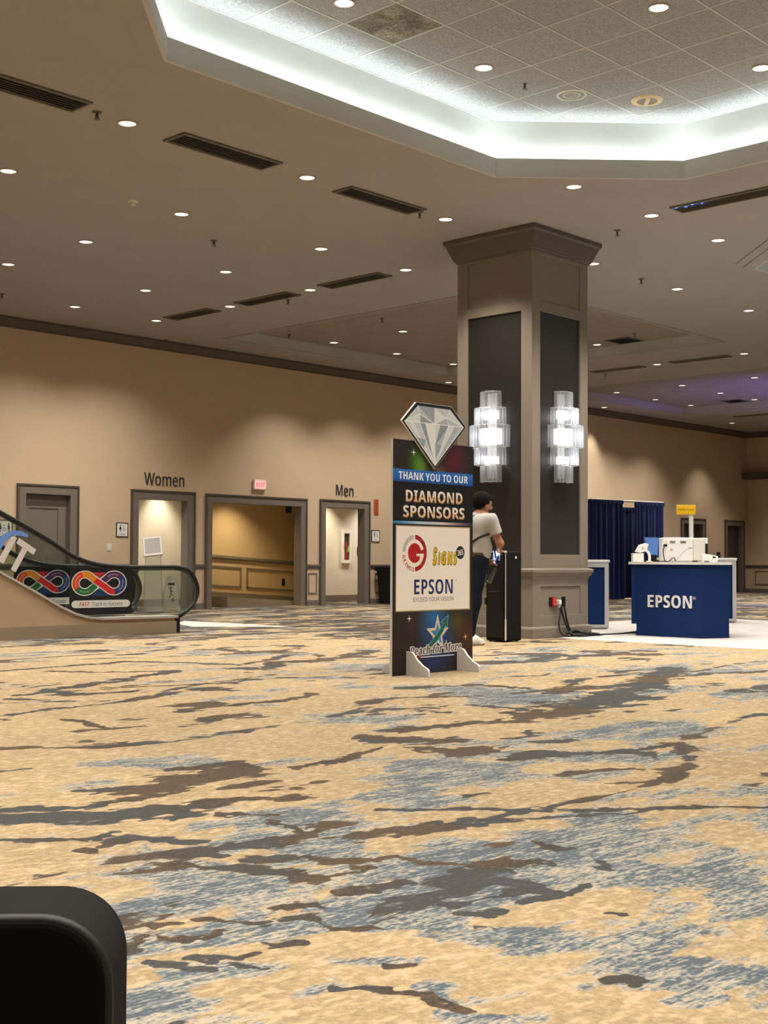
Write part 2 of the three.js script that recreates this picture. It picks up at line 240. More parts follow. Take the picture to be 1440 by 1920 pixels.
{
  const pos = [], uv = [], g = new THREE.BufferGeometry(); let start = 0;
  const quad = (x0, x1, z0, z1) => { for (const [x, z] of [[x0, z0], [x0, z1], [x1, z1], [x0, z0], [x1, z1], [x1, z0]]) { pos.push(x, 0, z); uv.push(x, z); } };
  const ring = (o, i, k) => { quad(o[0], o[1], o[2], i[2]); quad(o[0], o[1], i[3], o[3]); quad(o[0], i[0], i[2], i[3]); quad(i[1], o[1], i[2], i[3]); g.addGroup(start, pos.length / 3 - start, k); start = pos.length / 3; };
  const N = [1.1, 4.9, -4.9, -1.1], Mi = [1.1, 13.1, -13.1, -1.1], Fa = [NX, EX, -21.5, NZ];
  quad(...N); g.addGroup(0, 6, 0); start = 6; ring(Mi, N, 1); ring(Fa, Mi, 2);
  g.setAttribute('position', new THREE.Float32BufferAttribute(pos, 3)); g.setAttribute('uv', new THREE.Float32BufferAttribute(uv, 2)); g.computeVertexNormals();
  const fl = struct('floor', g, floorMats);
  part('floor_slab', box(NX, EX, -0.25, -0.01, -21.5, NZ), M.darkGap, fl);
}

// ---------- ceiling with its raised coffers ----------
const octagon = (x0, x1, z0, z1, c) => [[x0 + c, z0], [x1 - c, z0], [x1, z0 + c], [x1, z1 - c], [x1 - c, z1], [x0 + c, z1], [x0, z1 - c], [x0, z0 + c]];
const grow = (a, d, e = d) => octagon(a[0] - d, a[1] + d, a[2] - d, a[3] + d, a[4] + 2 * d - e * 1.414); // e: how far the corner cuts move out
const OA = [4.75, 11.70, -8.18, -1.23, 1.38], OD = [14.60, 21.55, -8.18, -1.23, 1.38];
const RB = [14.8, 21.05, -17.95, -11.45], RCf = [24.6, 30.85, -17.95, -11.45];
const offsetOct = (a, d) => octagon(a[0] - d, a[1] + d, a[2] - d, a[3] + d, a[4] + d * 0.586);
{
  const outer = rect(NX, EX, -19.4, NZ), ceil = struct('ceiling');
  const rB = rect(...RB), rC = rect(...RCf);
  part('ceiling_board', plate(outer, HC, 0.07, [offsetOct(OA, 0.02), offsetOct(OD, 0.02), rB, rC]), M.ceiling, ceil);
  part('ceiling_board', plate(outer, HC + 0.07, 0.46, [offsetOct(OA, 0.12), offsetOct(OD, 0.12), rB, rC]), M.white, ceil);
  for (const O of [OA, OD]) {
    part('stepped_band', plate(octagon(O[0] - 0.13, O[1] + 0.13, O[2] - 0.13, O[3] + 0.13, O[4] + 0.26 - 0.47), HC - 0.014, 0.016, [offsetOct(O, 0.01)]), M.ceiling, ceil);
    part('stepped_band', plate(octagon(O[0] - 0.10, O[1] + 0.10, O[2] - 0.10, O[3] + 0.10, O[4] + 0.20 - 0.28), HC - 0.030, 0.018, [offsetOct(O, 0.01)]), M.ceiling, ceil);
    part('coffer_lip', loopSweep(octagon(O[0], O[1], O[2], O[3], O[4]), [[0.03, HC + 0.02], [0.03, HC + 0.155], [0.026, HC + 0.162], [0.004, HC + 0.162], [0, HC + 0.158], [0, HC - 0.031], [0.002, HC - 0.034], [0.03, HC - 0.034], [0.03, HC + 0.02]]), M.lip, ceil);
    part('coffer_wall', loopSweep(offsetOct(O, 0.118), [[0, HC + 0.072], [0, TC + 0.01]]), M.white, ceil);
  }
  for (const r of [rB, rC]) {
    part('coffer_wall', loopSweep(r, [[-0.004, HC + 0.0], [-0.004, RC + 0.01]]), M.lip, ceil);
    part('edge_bead', loopSweep(r, [[0.05, HC], [0.05, HC - 0.012], [0, HC - 0.012], [-0.01, HC + 0.004]]), M.ceiling, ceil);
  }
}
// acoustic tiles: each a piece of its own in the tee grid
const tileBumpF = wrapN((x, y) => { const n = fbm(x / 5 + 800, y / 5 + 100, 3); return sstep(0.38, 0.62, n); }, 256);
const tileBump = dataTex(256, 256, (x, y) => { const v = 255 * tileBumpF(x, y); return [v, v, v]; }, false);
const tileMap = dataTex(256, 256, (x, y) => { const v = 212 + 34 * tileBumpF(x, y) + 9 * (grainF(x, y) - 0.5); return [v, v, v]; });
const stainMap = dataTex(256, 256, (x, y) => { const v = (0.78 + 0.5 * (fbm(x / 60 + 4, y / 60 + 2, 3) - 0.5)) * (180 + 75 * tileBumpF(x, y)); return [v, v * 0.985, v * 0.93]; });
const tileMat = (c, map = tileMap) => new THREE.MeshStandardMaterial({ color: c, roughness: 0.95, map: fitted(map, 1.6, 1.6), bumpMap: fitted(tileBump, 1.6, 1.6), bumpScale: 0.004 });
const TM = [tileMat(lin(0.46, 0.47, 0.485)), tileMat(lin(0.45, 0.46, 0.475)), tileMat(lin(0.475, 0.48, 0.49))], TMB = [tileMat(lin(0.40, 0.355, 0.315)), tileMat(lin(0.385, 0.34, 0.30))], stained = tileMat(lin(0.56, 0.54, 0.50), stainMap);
const T = 0.6096;
const tileGeo = (() => { const s = T / 2 - 0.018, g = new THREE.ExtrudeGeometry(shapeOf([[-s, -s], [s, -s], [s, s], [-s, s]]), { depth: 0.012, bevelEnabled: true, bevelSize: 0.005, bevelThickness: 0.004, bevelSegments: 1 }); g.rotateX(Math.PI / 2); g.translate(0, 0.004, 0); return plain(g); })();
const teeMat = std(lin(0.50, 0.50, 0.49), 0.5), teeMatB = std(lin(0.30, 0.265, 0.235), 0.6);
function tileField(name, gx, gz, i0, i1, j0, j1, y, mats, tee, inside, special) {
  const f = struct(name), bars = [];
  for (let i = i0; i < i1; i++) for (let j = j0; j < j1; j++) {
    if (!inside(gx + (i + 0.5) * T, gz + (j + 0.5) * T)) continue;
    part('ceiling_tile', tileGeo, special && i === special[0] && j === special[1] ? stained : mats[(i * 7 + j * 3 + 700) % mats.length], f, [gx + (i + 0.5) * T, y + 0.002, gz + (j + 0.5) * T]);
  }
  for (let i = i0; i <= i1; i++) part('tee_bar', box(gx + i * T - 0.011, gx + i * T + 0.011, y - 0.011, y + 0.01, gz + j0 * T, gz + j1 * T), tee, f);
  for (let j = j0; j <= j1; j++) part('tee_bar', box(gx + i0 * T, gx + i1 * T, y - 0.0105, y + 0.01, gz + j * T - 0.011, gz + j * T + 0.011), tee, f);
  part('ceiling_deck', box(gx + i0 * T - 0.1, gx + i1 * T + 0.1, y + 0.025, y + 0.10, gz + j0 * T - 0.1, gz + j1 * T + 0.1), M.white, f);
  return f;
}
const inOct = (O, d) => (x, z) => { const X = Math.min(x - O[0], O[1] - x), Z = Math.min(z - O[2], O[3] - z); return X > -d && Z > -d && X + Z > O[4] - 1.414 * d - 0.1; };
tileField('ceiling', 8.227, -7.078, -6, 6, -2, 10, TC, TM, teeMat, inOct(OA, 0.45), [-1, -1]);
tileField('ceiling', 18.075, -7.078, -6, 6, -2, 10, TC, TM, teeMat, inOct(OD, 0.45));
const FB = [16.9, -14.65];
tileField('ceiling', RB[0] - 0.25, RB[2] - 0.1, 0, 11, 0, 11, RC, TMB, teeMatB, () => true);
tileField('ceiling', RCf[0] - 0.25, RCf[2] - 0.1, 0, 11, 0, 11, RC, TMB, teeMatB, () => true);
// cove strips and their light
for (const O of [OA, OD]) {
  const poly = offsetOct(O, 0.07), first = O === OA;
  const strip = thing('cove_light_strip', first ? 'cool white light strip hidden behind the lip of the large octagonal ceiling coffer' : 'cool white light strip behind the lip of the second octagonal coffer at the right edge', 'light strip');
  poly.forEach(([x, z], i) => {
    const [x2, z2] = poly[(i + 1) % 8], L = Math.hypot(x2 - x, z2 - z) - 0.06, cx = (x + x2) / 2, cz = (z + z2) / 2, a = -Math.atan2(z2 - z, x2 - x);
    part('strip', rbox(-L / 2, L / 2, -0.012, 0.012, -0.018, 0.018, 0.006), M.cove, strip, [cx, HC + 0.084, cz], a);
    const l = new THREE.RectAreaLight(COOL, COVE_NITS, L, 0.05); l.name = 'cove_glow'; l.position.set(cx, HC + 0.10, cz);
    l.lookAt(cx, HC + 2, cz); l.rotation.set(Math.PI / 2, 0, 0); l.rotation.z = Math.atan2(z2 - z, x2 - x); scene.add(l);
  });
}

// ---------- downlights ----------
const lensGeo = (() => { const g = new THREE.CircleGeometry(0.078, 28); g.rotateX(Math.PI / 2); return g; })();
const ringGeo = lathe([[0.076, 0.012], [0.079, -0.004], [0.083, -0.009], [0.094, -0.007], [0.099, 0], [0.099, 0.004]], 32);
const bezelMat = std(lin(0.30, 0.26, 0.215), 0.4), baffleMat = std(lin(0.55, 0.5, 0.42), 0.3);
const bulbGeo = cyl(0.03, 0.034, 0.006, 0, 0, 0, 16);
let lampProto = null;
function downlight(x, z, y, label, cd = DOWN_CD, color = WARM, cone = 0.92) {
  if (label) {
    if (!lampProto) {
      lampProto = thing('ceiling_downlight', label, 'downlight', [x, y, z], 0, 'recessed ceiling downlights');
      part('trim_ring', ringGeo, bezelMat, lampProto); part('lamp_lens', lensGeo, M.lens, lampProto, [0, -0.003, 0]);
    } else copyOf(lampProto, label, [x, y, z]);
  }
  const s = new THREE.SpotLight(color, cd, 0, cone, cone > 1 ? 0.75 : 0.5, 2); s.name = 'downlight_beam'; s.position.set(x, y - 0.016, z); s.target.position.set(x, 0, z);
  s.castShadow = true; s.shadow.radius = 3.5; scene.add(s); scene.add(s.target);
}
const ORD = ['first', 'second', 'third', 'fourth', 'fifth', 'sixth'];
const ROWS = [
  [-7.86, [11.25, 12.80, 14.35], 'of the short row between lit coffer and column'],
  [-9.72, [6.84, 9.10, 11.32, 14.36, 16.53, 18.71], 'in the row along the three slatted vents'],
  [-11.83, [6.86, 9.09, 11.33, 12.94], 'in the row just behind the slatted vents'],
  [-13.76, [9.08, 11.35, 12.96], 'in the row starting above the Women sign'],
  [-15.6, [9.07, 11.34, 12.96], 'in the second row from the door wall'],
  [-17.45, [11.33, 12.91], 'in the row beside the dark crown moulding'],
];
for (const [z, xs, where] of ROWS) xs.forEach((x, i) => downlight(x, z, HC, `round ceiling downlight, ${ORD[i]} from the left ${where}`, z < -15 ? 28 : z < -11 ? 20 : DOWN_CD, WARM, z < -15 ? 1.12 : 0.92));
[[22.6, -13.76, 'round ceiling downlight between the two thin dark vents beyond the column'], [22.54, -11.81, 'round ceiling downlight at the right end of the far thin vents']].forEach(([x, z, l]) => downlight(x, z, HC, l));
[[17.18, -17.57, 'round downlight at the left in the far tiled coffer left of the column'], [17.18, -15.77, 'round downlight highest in the far tiled coffer left of the column'], [18.96, -17.57, 'round downlight lowest in the far tiled coffer left of the column'],
  [20.76, -17.6, 'round downlight of the far coffer half touching the left edge of the column'], [20.74, -13.95, 'round downlight beside the right edge of the column near a square vent']].forEach(([x, z, l]) => downlight(x, z, RC - 0.012, l));
[[26.9, -15.7, 'upper round downlight in the bluish part of the farthest coffer'], [26.83, -13.81, 'round downlight at the right frame edge in the purple lit farthest coffer'], [26.96, -17.56, 'leftmost round downlight of the farthest coffer beside the column'], [28.77, -17.57, 'second round downlight from the left of the farthest coffer'],
  [28.73, -15.7, 'round downlight left of the square vent in the farthest coffer'], [30.46, -17.52, 'round downlight at the corner of the farthest coffer above the end wall'], [30.44, -15.67, 'round downlight right of the square vent in the farthest coffer']].forEach(([x, z, l]) => downlight(x, z, RC - 0.012, l));
[[7.33, -7.4, 'downlight set in a white tile at the upper left of the lit coffer'], [9.19, -7.43, 'downlight set in a white tile left of the coffer sprinkler'], [9.16, -5.55, 'downlight set in a white tile at the top edge of the picture'], [10.94, -5.54, 'downlight set in a white tile at the right edge of the picture']].forEach(([x, z, l]) => downlight(x, z, TC - 0.011, l, TILE_CD));
// wall washers close to the door wall and small lamps by the end wall
[[21.8, -18.62, 'wall washing downlight above the printed diamond on the door wall'], [28.0, -18.62, 'wall washing downlight above the blue curtains']].forEach(([x, z, l]) => downlight(x, z, HC, l, 20, WARM, 0.62));
[[33.6, -18.0, 'small dim downlight nearest the far corner of the hall'], [34.9, -17.1, 'small dim downlight by the end wall beside the last vent']].forEach(([x, z, l]) => downlight(x, z, HC, l, 20, WARM, 0.75));
// the same rows go on outside the picture
for (const [x, z] of [[2.3, -9.72], [4.55, -9.72], [2.3, -11.83], [4.6, -11.83], [4.6, -13.76], [6.85, -13.76], [6.85, -15.6], [4.6, -15.6], [9.05, -17.45], [6.85, -17.45], [2.3, -7.8], [2.3, -5.6], [2.3, -3.4], [2.3, -1.2], [0.2, -3.4], [0.2, -1.2], [0.2, -5.6], [0.2, -7.8], [2.3, 1], [0.2, 1], [4.6, 1], [7, 1], [9.2, 1], [11.4, 1], [13.1, -5.6], [13.1, -3.4], [13.1, -1.2], [-2, -3], [-2, 0], [-2, -7], [22.6, -9.7], [22.6, -7.8], [24.8, -9.7], [27, -9.7], [29.2, -9.7], [31.9, -12.01], [31.9, -14.5], [33.9, -12], [33.9, -9], [22.6, -5], [26, -5], [30, -5]]) downlight(x, z, HC, null, z < -11 ? 20 : DOWN_CD, WARM, z < -15 ? 1.12 : 0.92);
for (const [x, z] of [[7.33, -5.55], [7.33, -3.7], [9.17, -3.7], [10.94, -3.7], [7.33, -1.9], [9.17, -1.9], [5.5, -5.55], [5.5, -3.7], [16.2, -6.5], [18, -6.5], [20, -6.5], [16.2, -3.7], [18, -3.7], [20, -3.7]]) downlight(x, z, TC, null, TILE_CD);
for (const [x, z] of [[19, -15.77], [17.18, -13.95], [19, -13.95], [17.18, -12.2], [19, -12.2], [20.74, -12.2], [28.7, -13.8], [30.4, -13.8]]) downlight(x, z, RC, null);

// ---------- ceiling vents ----------
function vent(x0, x1, z0, z1, label, blades = 6) {
  const cx = (x0 + x1) / 2, cz = (z0 + z1) / 2, w = x1 - x0, d = z1 - z0, long = w > d;
  const t = thing('slatted_vent', label, 'vent', [cx, HC, cz]);
  part('vent_frame', plate(rect(-w / 2, w / 2, -d / 2, d / 2), -0.02, 0.02, [rect(-w / 2 + 0.025, w / 2 - 0.025, -d / 2 + 0.025, d / 2 - 0.025)]), M.vent, t);
  part('duct_back', box(-w / 2 + 0.02, w / 2 - 0.02, -0.004, -0.001, -d / 2 + 0.02, d / 2 - 0.02), M.darkGap, t);
  const span = (long ? d : w) - 0.06;
  for (let i = 0; i < blades; i++) {
    const o = -span / 2 + span * (i + 0.5) / blades, g = long ? box(-w / 2 + 0.02, w / 2 - 0.02, -0.0015, 0.0015, -0.012, 0.012).rotateX(0.6) : box(-0.012, 0.012, -0.0015, 0.0015, -d / 2 + 0.02, d / 2 - 0.02).rotateZ(0.6);
    part('slat', g, M.slat, t, long ? [0, -0.0115, o] : [o, -0.0115, 0]);
  }
  return t;
}
vent(5.07, 6.31, -9.81, -9.48, 'slatted ceiling vent cut by the left edge of the picture');
vent(7.34, 8.58, -9.85, -9.52, 'slatted ceiling vent in the middle of the diagonal row of three');
vent(9.62, 10.83, -9.88, -9.58, 'slatted ceiling vent nearest the column in the diagonal row of three');
vent(12.77, 13.08, -13.42, -12.21, 'dark slatted vent just left of the column, first of the line of three');
vent(12.78, 13.1, -15.3, -14.1, 'dark slatted vent in the middle of the line of three towards the door wall');
vent(12.78, 13.09, -17.1, -15.97, 'dark slatted vent closest to the door wall in the line of three');
const blueLitVent = vent(12.62, 12.91, -7.52, -6.3, 'slatted ceiling vent right of the column with a blue lit end');
{ const c = lin(0.06, 0.16, 1.0), m = std(0x000000, 0.4, { emissive: c, emissiveIntensity: 1.2 }); // added blue lamps, no real fitting, imitating blue spill on the grille
  blueLitVent.children.find((o) => o.name === 'duct_back').material = M.vent;  // back plate made paler so the added blue light shows
  for (let i = 0; i < 4; i++) { const x = -0.115 + 0.03 * (i % 2), z = -0.54 + 0.10 * i; part('added_blue_lamp', rbox(-0.005, 0.005, -0.004, 0.003, -0.012, 0.012, 0.002), m, blueLitVent, [x, -0.010, z]);
    const l = new THREE.PointLight(c, 0.05 - 0.008 * i); l.name = 'added_blue_glow'; l.position.set(12.765 + x, HC - 0.0165, -6.91 + z); l.castShadow = true; l.shadow.radius = 0.25; scene.add(l); } }
vent(22.43, 22.67, -13.4, -12.13, 'thin dark vent far beyond the column, right one of the pair', 4);
vent(22.5, 22.72, -15.3, -14.08, 'thin dark vent far beyond the column, left one of the pair', 4);
vent(32.05, 32.25, -17.14, -15.9, 'thin dark vent near the end wall at the right edge of the picture', 4);
function squareVent(cx, cz, s, label) {
  const t = thing('square_vent', label, 'vent', [cx, RC - 0.012, cz]);
  part('vent_frame', plate(rect(-s, s, -s, s), -0.012, 0.012, [rect(-s + 0.03, s - 0.03, -s + 0.03, s - 0.03)]), M.trim, t);
  part('duct_back', box(-s + 0.02, s - 0.02, -0.005, -0.001, -s + 0.02, s - 0.02), M.darkGap, t);
  for (let i = 1; i < 5; i++) { const k = s * i / 5; part('vane', plate(rect(-k, k, -k, k), -0.011, 0.004, [rect(-k + 0.012, k - 0.012, -k + 0.012, k - 0.012)]), M.blackMatt, t); }
}
squareVent(20.68, -13.3, 0.28, 'square black vent in the tiled coffer right of the column');
squareVent(30.4, -16.2, 0.28, 'square black vent in the farthest tiled coffer');
// sprinklers, smoke detector, speakers
let sprProto = null;
for (const [x, z, y, label] of [[6.48, -9.67, HC, 'small dark sprinkler head at the right end of the leftmost vent'], [10.13, -12.52, HC, 'small dark sprinkler head alone in the middle of the left ceiling'], [10.89, -9.74, HC, 'small dark sprinkler head at the right end of the vent nearest the column'], [13.1, -8.52, HC, 'small dark sprinkler head right above the column crown'], [15.6, -9.75, HC, 'small dark sprinkler head right of the column'], [10.03, -17.42, HC, 'small dark sprinkler head at the left frame edge'],
  [14.17, -18.84, HC, 'small dark sprinkler head at the crown moulding above the wide opening'], [13.23, -14.54, HC, 'small dark sprinkler head under the middle vent of the line of three'], [18.72, -18.95, HC, 'small dark sprinkler head at the crown moulding near the column'], [22.96, -15.24, HC, 'small dark sprinkler head under the far left thin vent'],
  [16.03, -15.2, RC - 0.012, 'small dark sprinkler head high in the coffer left of the column'], [16.01, -17.56, RC - 0.012, 'small dark sprinkler head at the left end of the coffer left of the column'], [20.18, -12.75, RC - 0.012, 'small dark sprinkler head in the coffer right of the column'], [9.77, -7.39, TC, 'sprinkler head hanging from a white tile in the lit coffer']]) {
  if (!sprProto) {
    sprProto = thing('sprinkler_head', label, 'sprinkler', [x, y, z]);
    part('escutcheon', lathe([[0, -0.012], [0.02, -0.012], [0.045, -0.004], [0.05, 0.002]], 20), M.darkSteel, sprProto);
    part('frame_arms', merge([cyl(0.011, 0.008, 0.04, 0, -0.03, 0, 10), cyl(0.004, 0.004, 0.04, 0.014, -0.045, 0, 6), cyl(0.004, 0.004, 0.04, -0.014, -0.045, 0, 6)]), M.darkSteel, sprProto);
    part('deflector', cyl(0.026, 0.026, 0.004, 0, -0.068, 0, 14), M.darkSteel, sprProto);
  } else copyOf(sprProto, label, [x, y, z]);
}
{ const t = thing('ceiling_sensor', 'small white domed sensor on the left ceiling between two downlights', 'sensor', [8.39, HC, -11.8]);
  part('base_ring', lathe([[0, -0.02], [0.05, -0.02], [0.06, -0.008], [0.06, 0]], 24), M.offWhite, t); part('sensor_eye', lathe([[0, -0.062], [0.02, -0.058], [0.034, -0.04], [0.036, -0.02]], 20), M.alu, t); }
{ const t = thing('ceiling_speaker', 'white ring of a round ceiling speaker in a tile of the lit coffer', 'speaker', [10.33, TC - 0.002, -7.24]);
  part('rim', lathe([[0.125, 0], [0.13, -0.014], [0.145, -0.016], [0.155, 0]], 36), M.whitePlastic, t); part('grille', lathe([[0, -0.004], [0.07, -0.006], [0.125, -0.004]], 36), M.whitePlastic, t); part('inner_ring', lathe([[0.07, -0.003], [0.073, -0.013], [0.083, -0.013], [0.087, -0.003]], 30), M.whitePlastic, t); }
{ const t = thing('ceiling_speaker', 'round yellowish fitting with a crossbar in a tile of the lit coffer', 'ceiling fitting', [10.95, TC - 0.002, -6.77]);
  part('rim', lathe([[0.10, -0.02], [0.12, -0.026], [0.15, -0.018], [0.165, 0]], 36), M.gold, t); part('recess', lathe([[0, 0.002], [0.09, -0.004], [0.10, -0.02]], 30), std(lin(0.42, 0.33, 0.17), 0.6), t);
  part('crossbar', rbox(-0.095, 0.095, -0.024, -0.008, -0.022, 0.022, 0.006), M.gold, t, [0, 0, 0], 0.7); }

// ---------- walls ----------
const FZ = WZ - 0.16; // back of the door wall
const DOORS = [[11.45, 12.33, 2.02], [13.73, 14.86, 2.02], [15.42, 17.72, 2.01], [18.40, 19.56, 2.02], [32.68, 33.75, 2.03], [35.2, 36.1, 2.03]];
{
  const holes = DOORS.map(([a, b, h]) => [[a, -0.001], [b, -0.001], [b, h], [a, h]]);
  const pts = [[NX, 0]]; for (const [a, b, h] of DOORS) pts.push([a, 0], [a, h], [b, h], [b, 0]); pts.push([EX, 0], [EX, HC + 0.5], [NX, HC + 0.5]);
  const g = extrude(pts, 0.16); g.translate(0, 0, FZ); struct('wall_left', g, M.wall);
  struct('wall_end', box(EX, EX + 0.2, 0, HC + 0.5, FZ, NZ), M.wall);
  struct('wall_right', box(NX, EX, 0, HC + 0.5, NZ, NZ + 0.2), M.wall);
  struct('wall_back', box(NX - 0.2, NX, 0, HC + 0.5, FZ, NZ), M.wall);
}
const room = rect(NX, EX, WZ, NZ);
struct('trim_1', loopSweep(room, [[0, HC - 0.165], [-0.02, HC - 0.165], [-0.025, HC - 0.14], [-0.05, HC - 0.12], [-0.10, HC - 0.05], [-0.13, HC - 0.035], [-0.135, HC - 0.002], [0, HC - 0.002]]), M.crown);
const gaps = [[NX, 11.30], [12.48, 13.58], [15.01, 15.27], [17.87, 18.25], [19.71, 32.54], [33.89, 35.06], [36.24, EX]];
{
  const rail = [[0, 0.745], [0.012, 0.75], [0.016, 0.775], [0.026, 0.785], [0.034, 0.815], [0.03, 0.838], [0, 0.84]], base = [[0, 0], [0.018, 0], [0.018, 0.10], [0.012, 0.112], [0.005, 0.118], [0, 0.12]];
  const runs = (prof, y) => merge(gaps.map(([a, b]) => loopSweep([[a, WZ], [b, WZ]], prof, true)));
  struct('trim_2', runs(rail), M.trim); struct('baseboard_left', runs(base), M.trim);
  const endRun = (prof) => loopSweep([[EX, WZ], [EX, NZ]], prof, true);
  struct('trim_3', endRun(rail), M.trim); struct('baseboard_end', endRun(base), M.trim);
  // picture frame mouldings below the rail
  const frameOf = (w, h) => { const s = 0.022; return loopSweep([[-w / 2, -h / 2], [w / 2, -h / 2], [w / 2, h / 2], [-w / 2, h / 2]], [[0, 0.0], [0, 0.012], [-0.008, 0.016], [-s, 0.010], [-s - 0.006, 0]]).rotateX(Math.PI / 2); };
  const fr = struct('trim_4');
  const put = (a, b) => { const g = frameOf(b - a, 0.42); part('panel_moulding', g, M.trim, fr, [(a + b) / 2, 0.45, WZ]); };
  put(12.62, 13.44); put(17.94, 18.18); for (let x = 19.9; x < 32; x += 1.55) put(x, x + 1.35); put(34.05, 34.95); for (let x = 8.4; x < 11; x += 1.4) put(x, x + 1.2);
  for (let z = WZ + 0.25; z < 4; z += 1.75) { const m = part('panel_moulding', frameOf(1.5, 0.42), M.trim, fr, [EX, 0.45, z + 0.75], -Math.PI / 2); }
  // deep ledge across the end wall
  struct('trim_5', loopSweep([[EX, WZ], [EX, NZ]], [[0, 3.46], [0.30, 3.46], [0.34, 3.49], [0.34, 3.58], [0.38, 3.62], [0.38, 3.65], [0, 3.65]], true), M.crown);
}
// door casings
function casing(n, a, b, h, right = true) {
  const w = 0.145, f = struct('door_' + n), o = 0.03;
  const U = (x0, x1, y1, d0, d1) => extrude([[x0, 0], [a + 0.005, 0], [a + 0.005, h - 0.005], [b - 0.005, h - 0.005], [b - 0.005, 0], [x1, 0], [x1, y1], [x0, y1]], d1 - d0).translate(0, 0, WZ + d0);
  part('casing', merge([U(a - w, b + w, h + w, 0, 0.022), U(a - w + 0.03, b + w - 0.03, h + w - 0.03, 0.022, 0.026)]), M.trim, f);
  part('casing_edge', extrude([[a - w - 0.012, 0], [a - w + 0.018, 0], [a - w + 0.018, h + w - 0.018], [b + w - 0.018, h + w - 0.018], [b + w - 0.018, 0], [b + w + 0.012, 0], [b + w + 0.012, h + w + 0.012], [a - w - 0.012, h + w + 0.012]], 0.042).translate(0, 0, WZ), M.crown, f);
  part('jamb', merge([box(a, a + 0.012, 0, h, FZ - 0.02, WZ + 0.02), box(b - 0.012, b, 0, h, FZ - 0.02, WZ + 0.02), box(a, b, h - 0.012, h, FZ - 0.02, WZ + 0.02)]), M.trim, f);
  return f;
}
const [d1, d2, d3, d4, d5, d6] = DOORS.map(([a, b, h], i) => casing(i + 1, a, b, h));
function panelLeaf(parent, x0, x1, h, z, mat, panels) {
  const w = x1 - x0, holes = panels.map(([a, b, c, d]) => [[a, c], [b, c], [b, d], [a, d]]);
  const leaf = part('door_leaf', extrude([[0, 0.008], [w, 0.008], [w, h], [0, h]], 0.045, holes).translate(x0, 0, z), mat, parent);
  for (const [a, b, c, d] of panels) part('door_panel', box(a - 0.005, b + 0.005, c - 0.005, d + 0.005, 0, 0.026).translate(x0, 0, z + 0.004), mat, leaf);
  return leaf;
}
panelLeaf(d1, 11.465, 12.315, 2.0, WZ - 0.13, M.trim, [[0.12, 0.68, 0.98, 1.78], [0.12, 0.68, 0.2, 0.84]]);
part('door_lever', merge([cyl(0.025, 0.025, 0.012, 0, 0, 0).rotateX(Math.PI / 2), rbox(0, 0.11, -0.01, 0.01, 0.02, 0.035, 0.005)]), M.steel, d1, [11.53, 0.98, WZ - 0.08]);
panelLeaf(d5, 32.695, 33.735, 2.01, WZ - 0.13, std(lin(0.06, 0.05, 0.035), 0.6), [[0.14, 0.9, 1.0, 1.84], [0.14, 0.9, 0.2, 0.86]]);
{ const dk = std(lin(0.055, 0.047, 0.036), 0.45); part('lift_door', rbox(35.215, 35.645, 0.006, 2.0, WZ - 0.12, WZ - 0.09, 0.004), dk, d6); part('lift_door', rbox(35.655, 36.085, 0.006, 2.0, WZ - 0.12, WZ - 0.09, 0.004), dk, d6); part('door_gap_back', box(35.2, 36.1, 0.004, 2.02, WZ - 0.155, WZ - 0.125), M.darkGap, d6); }

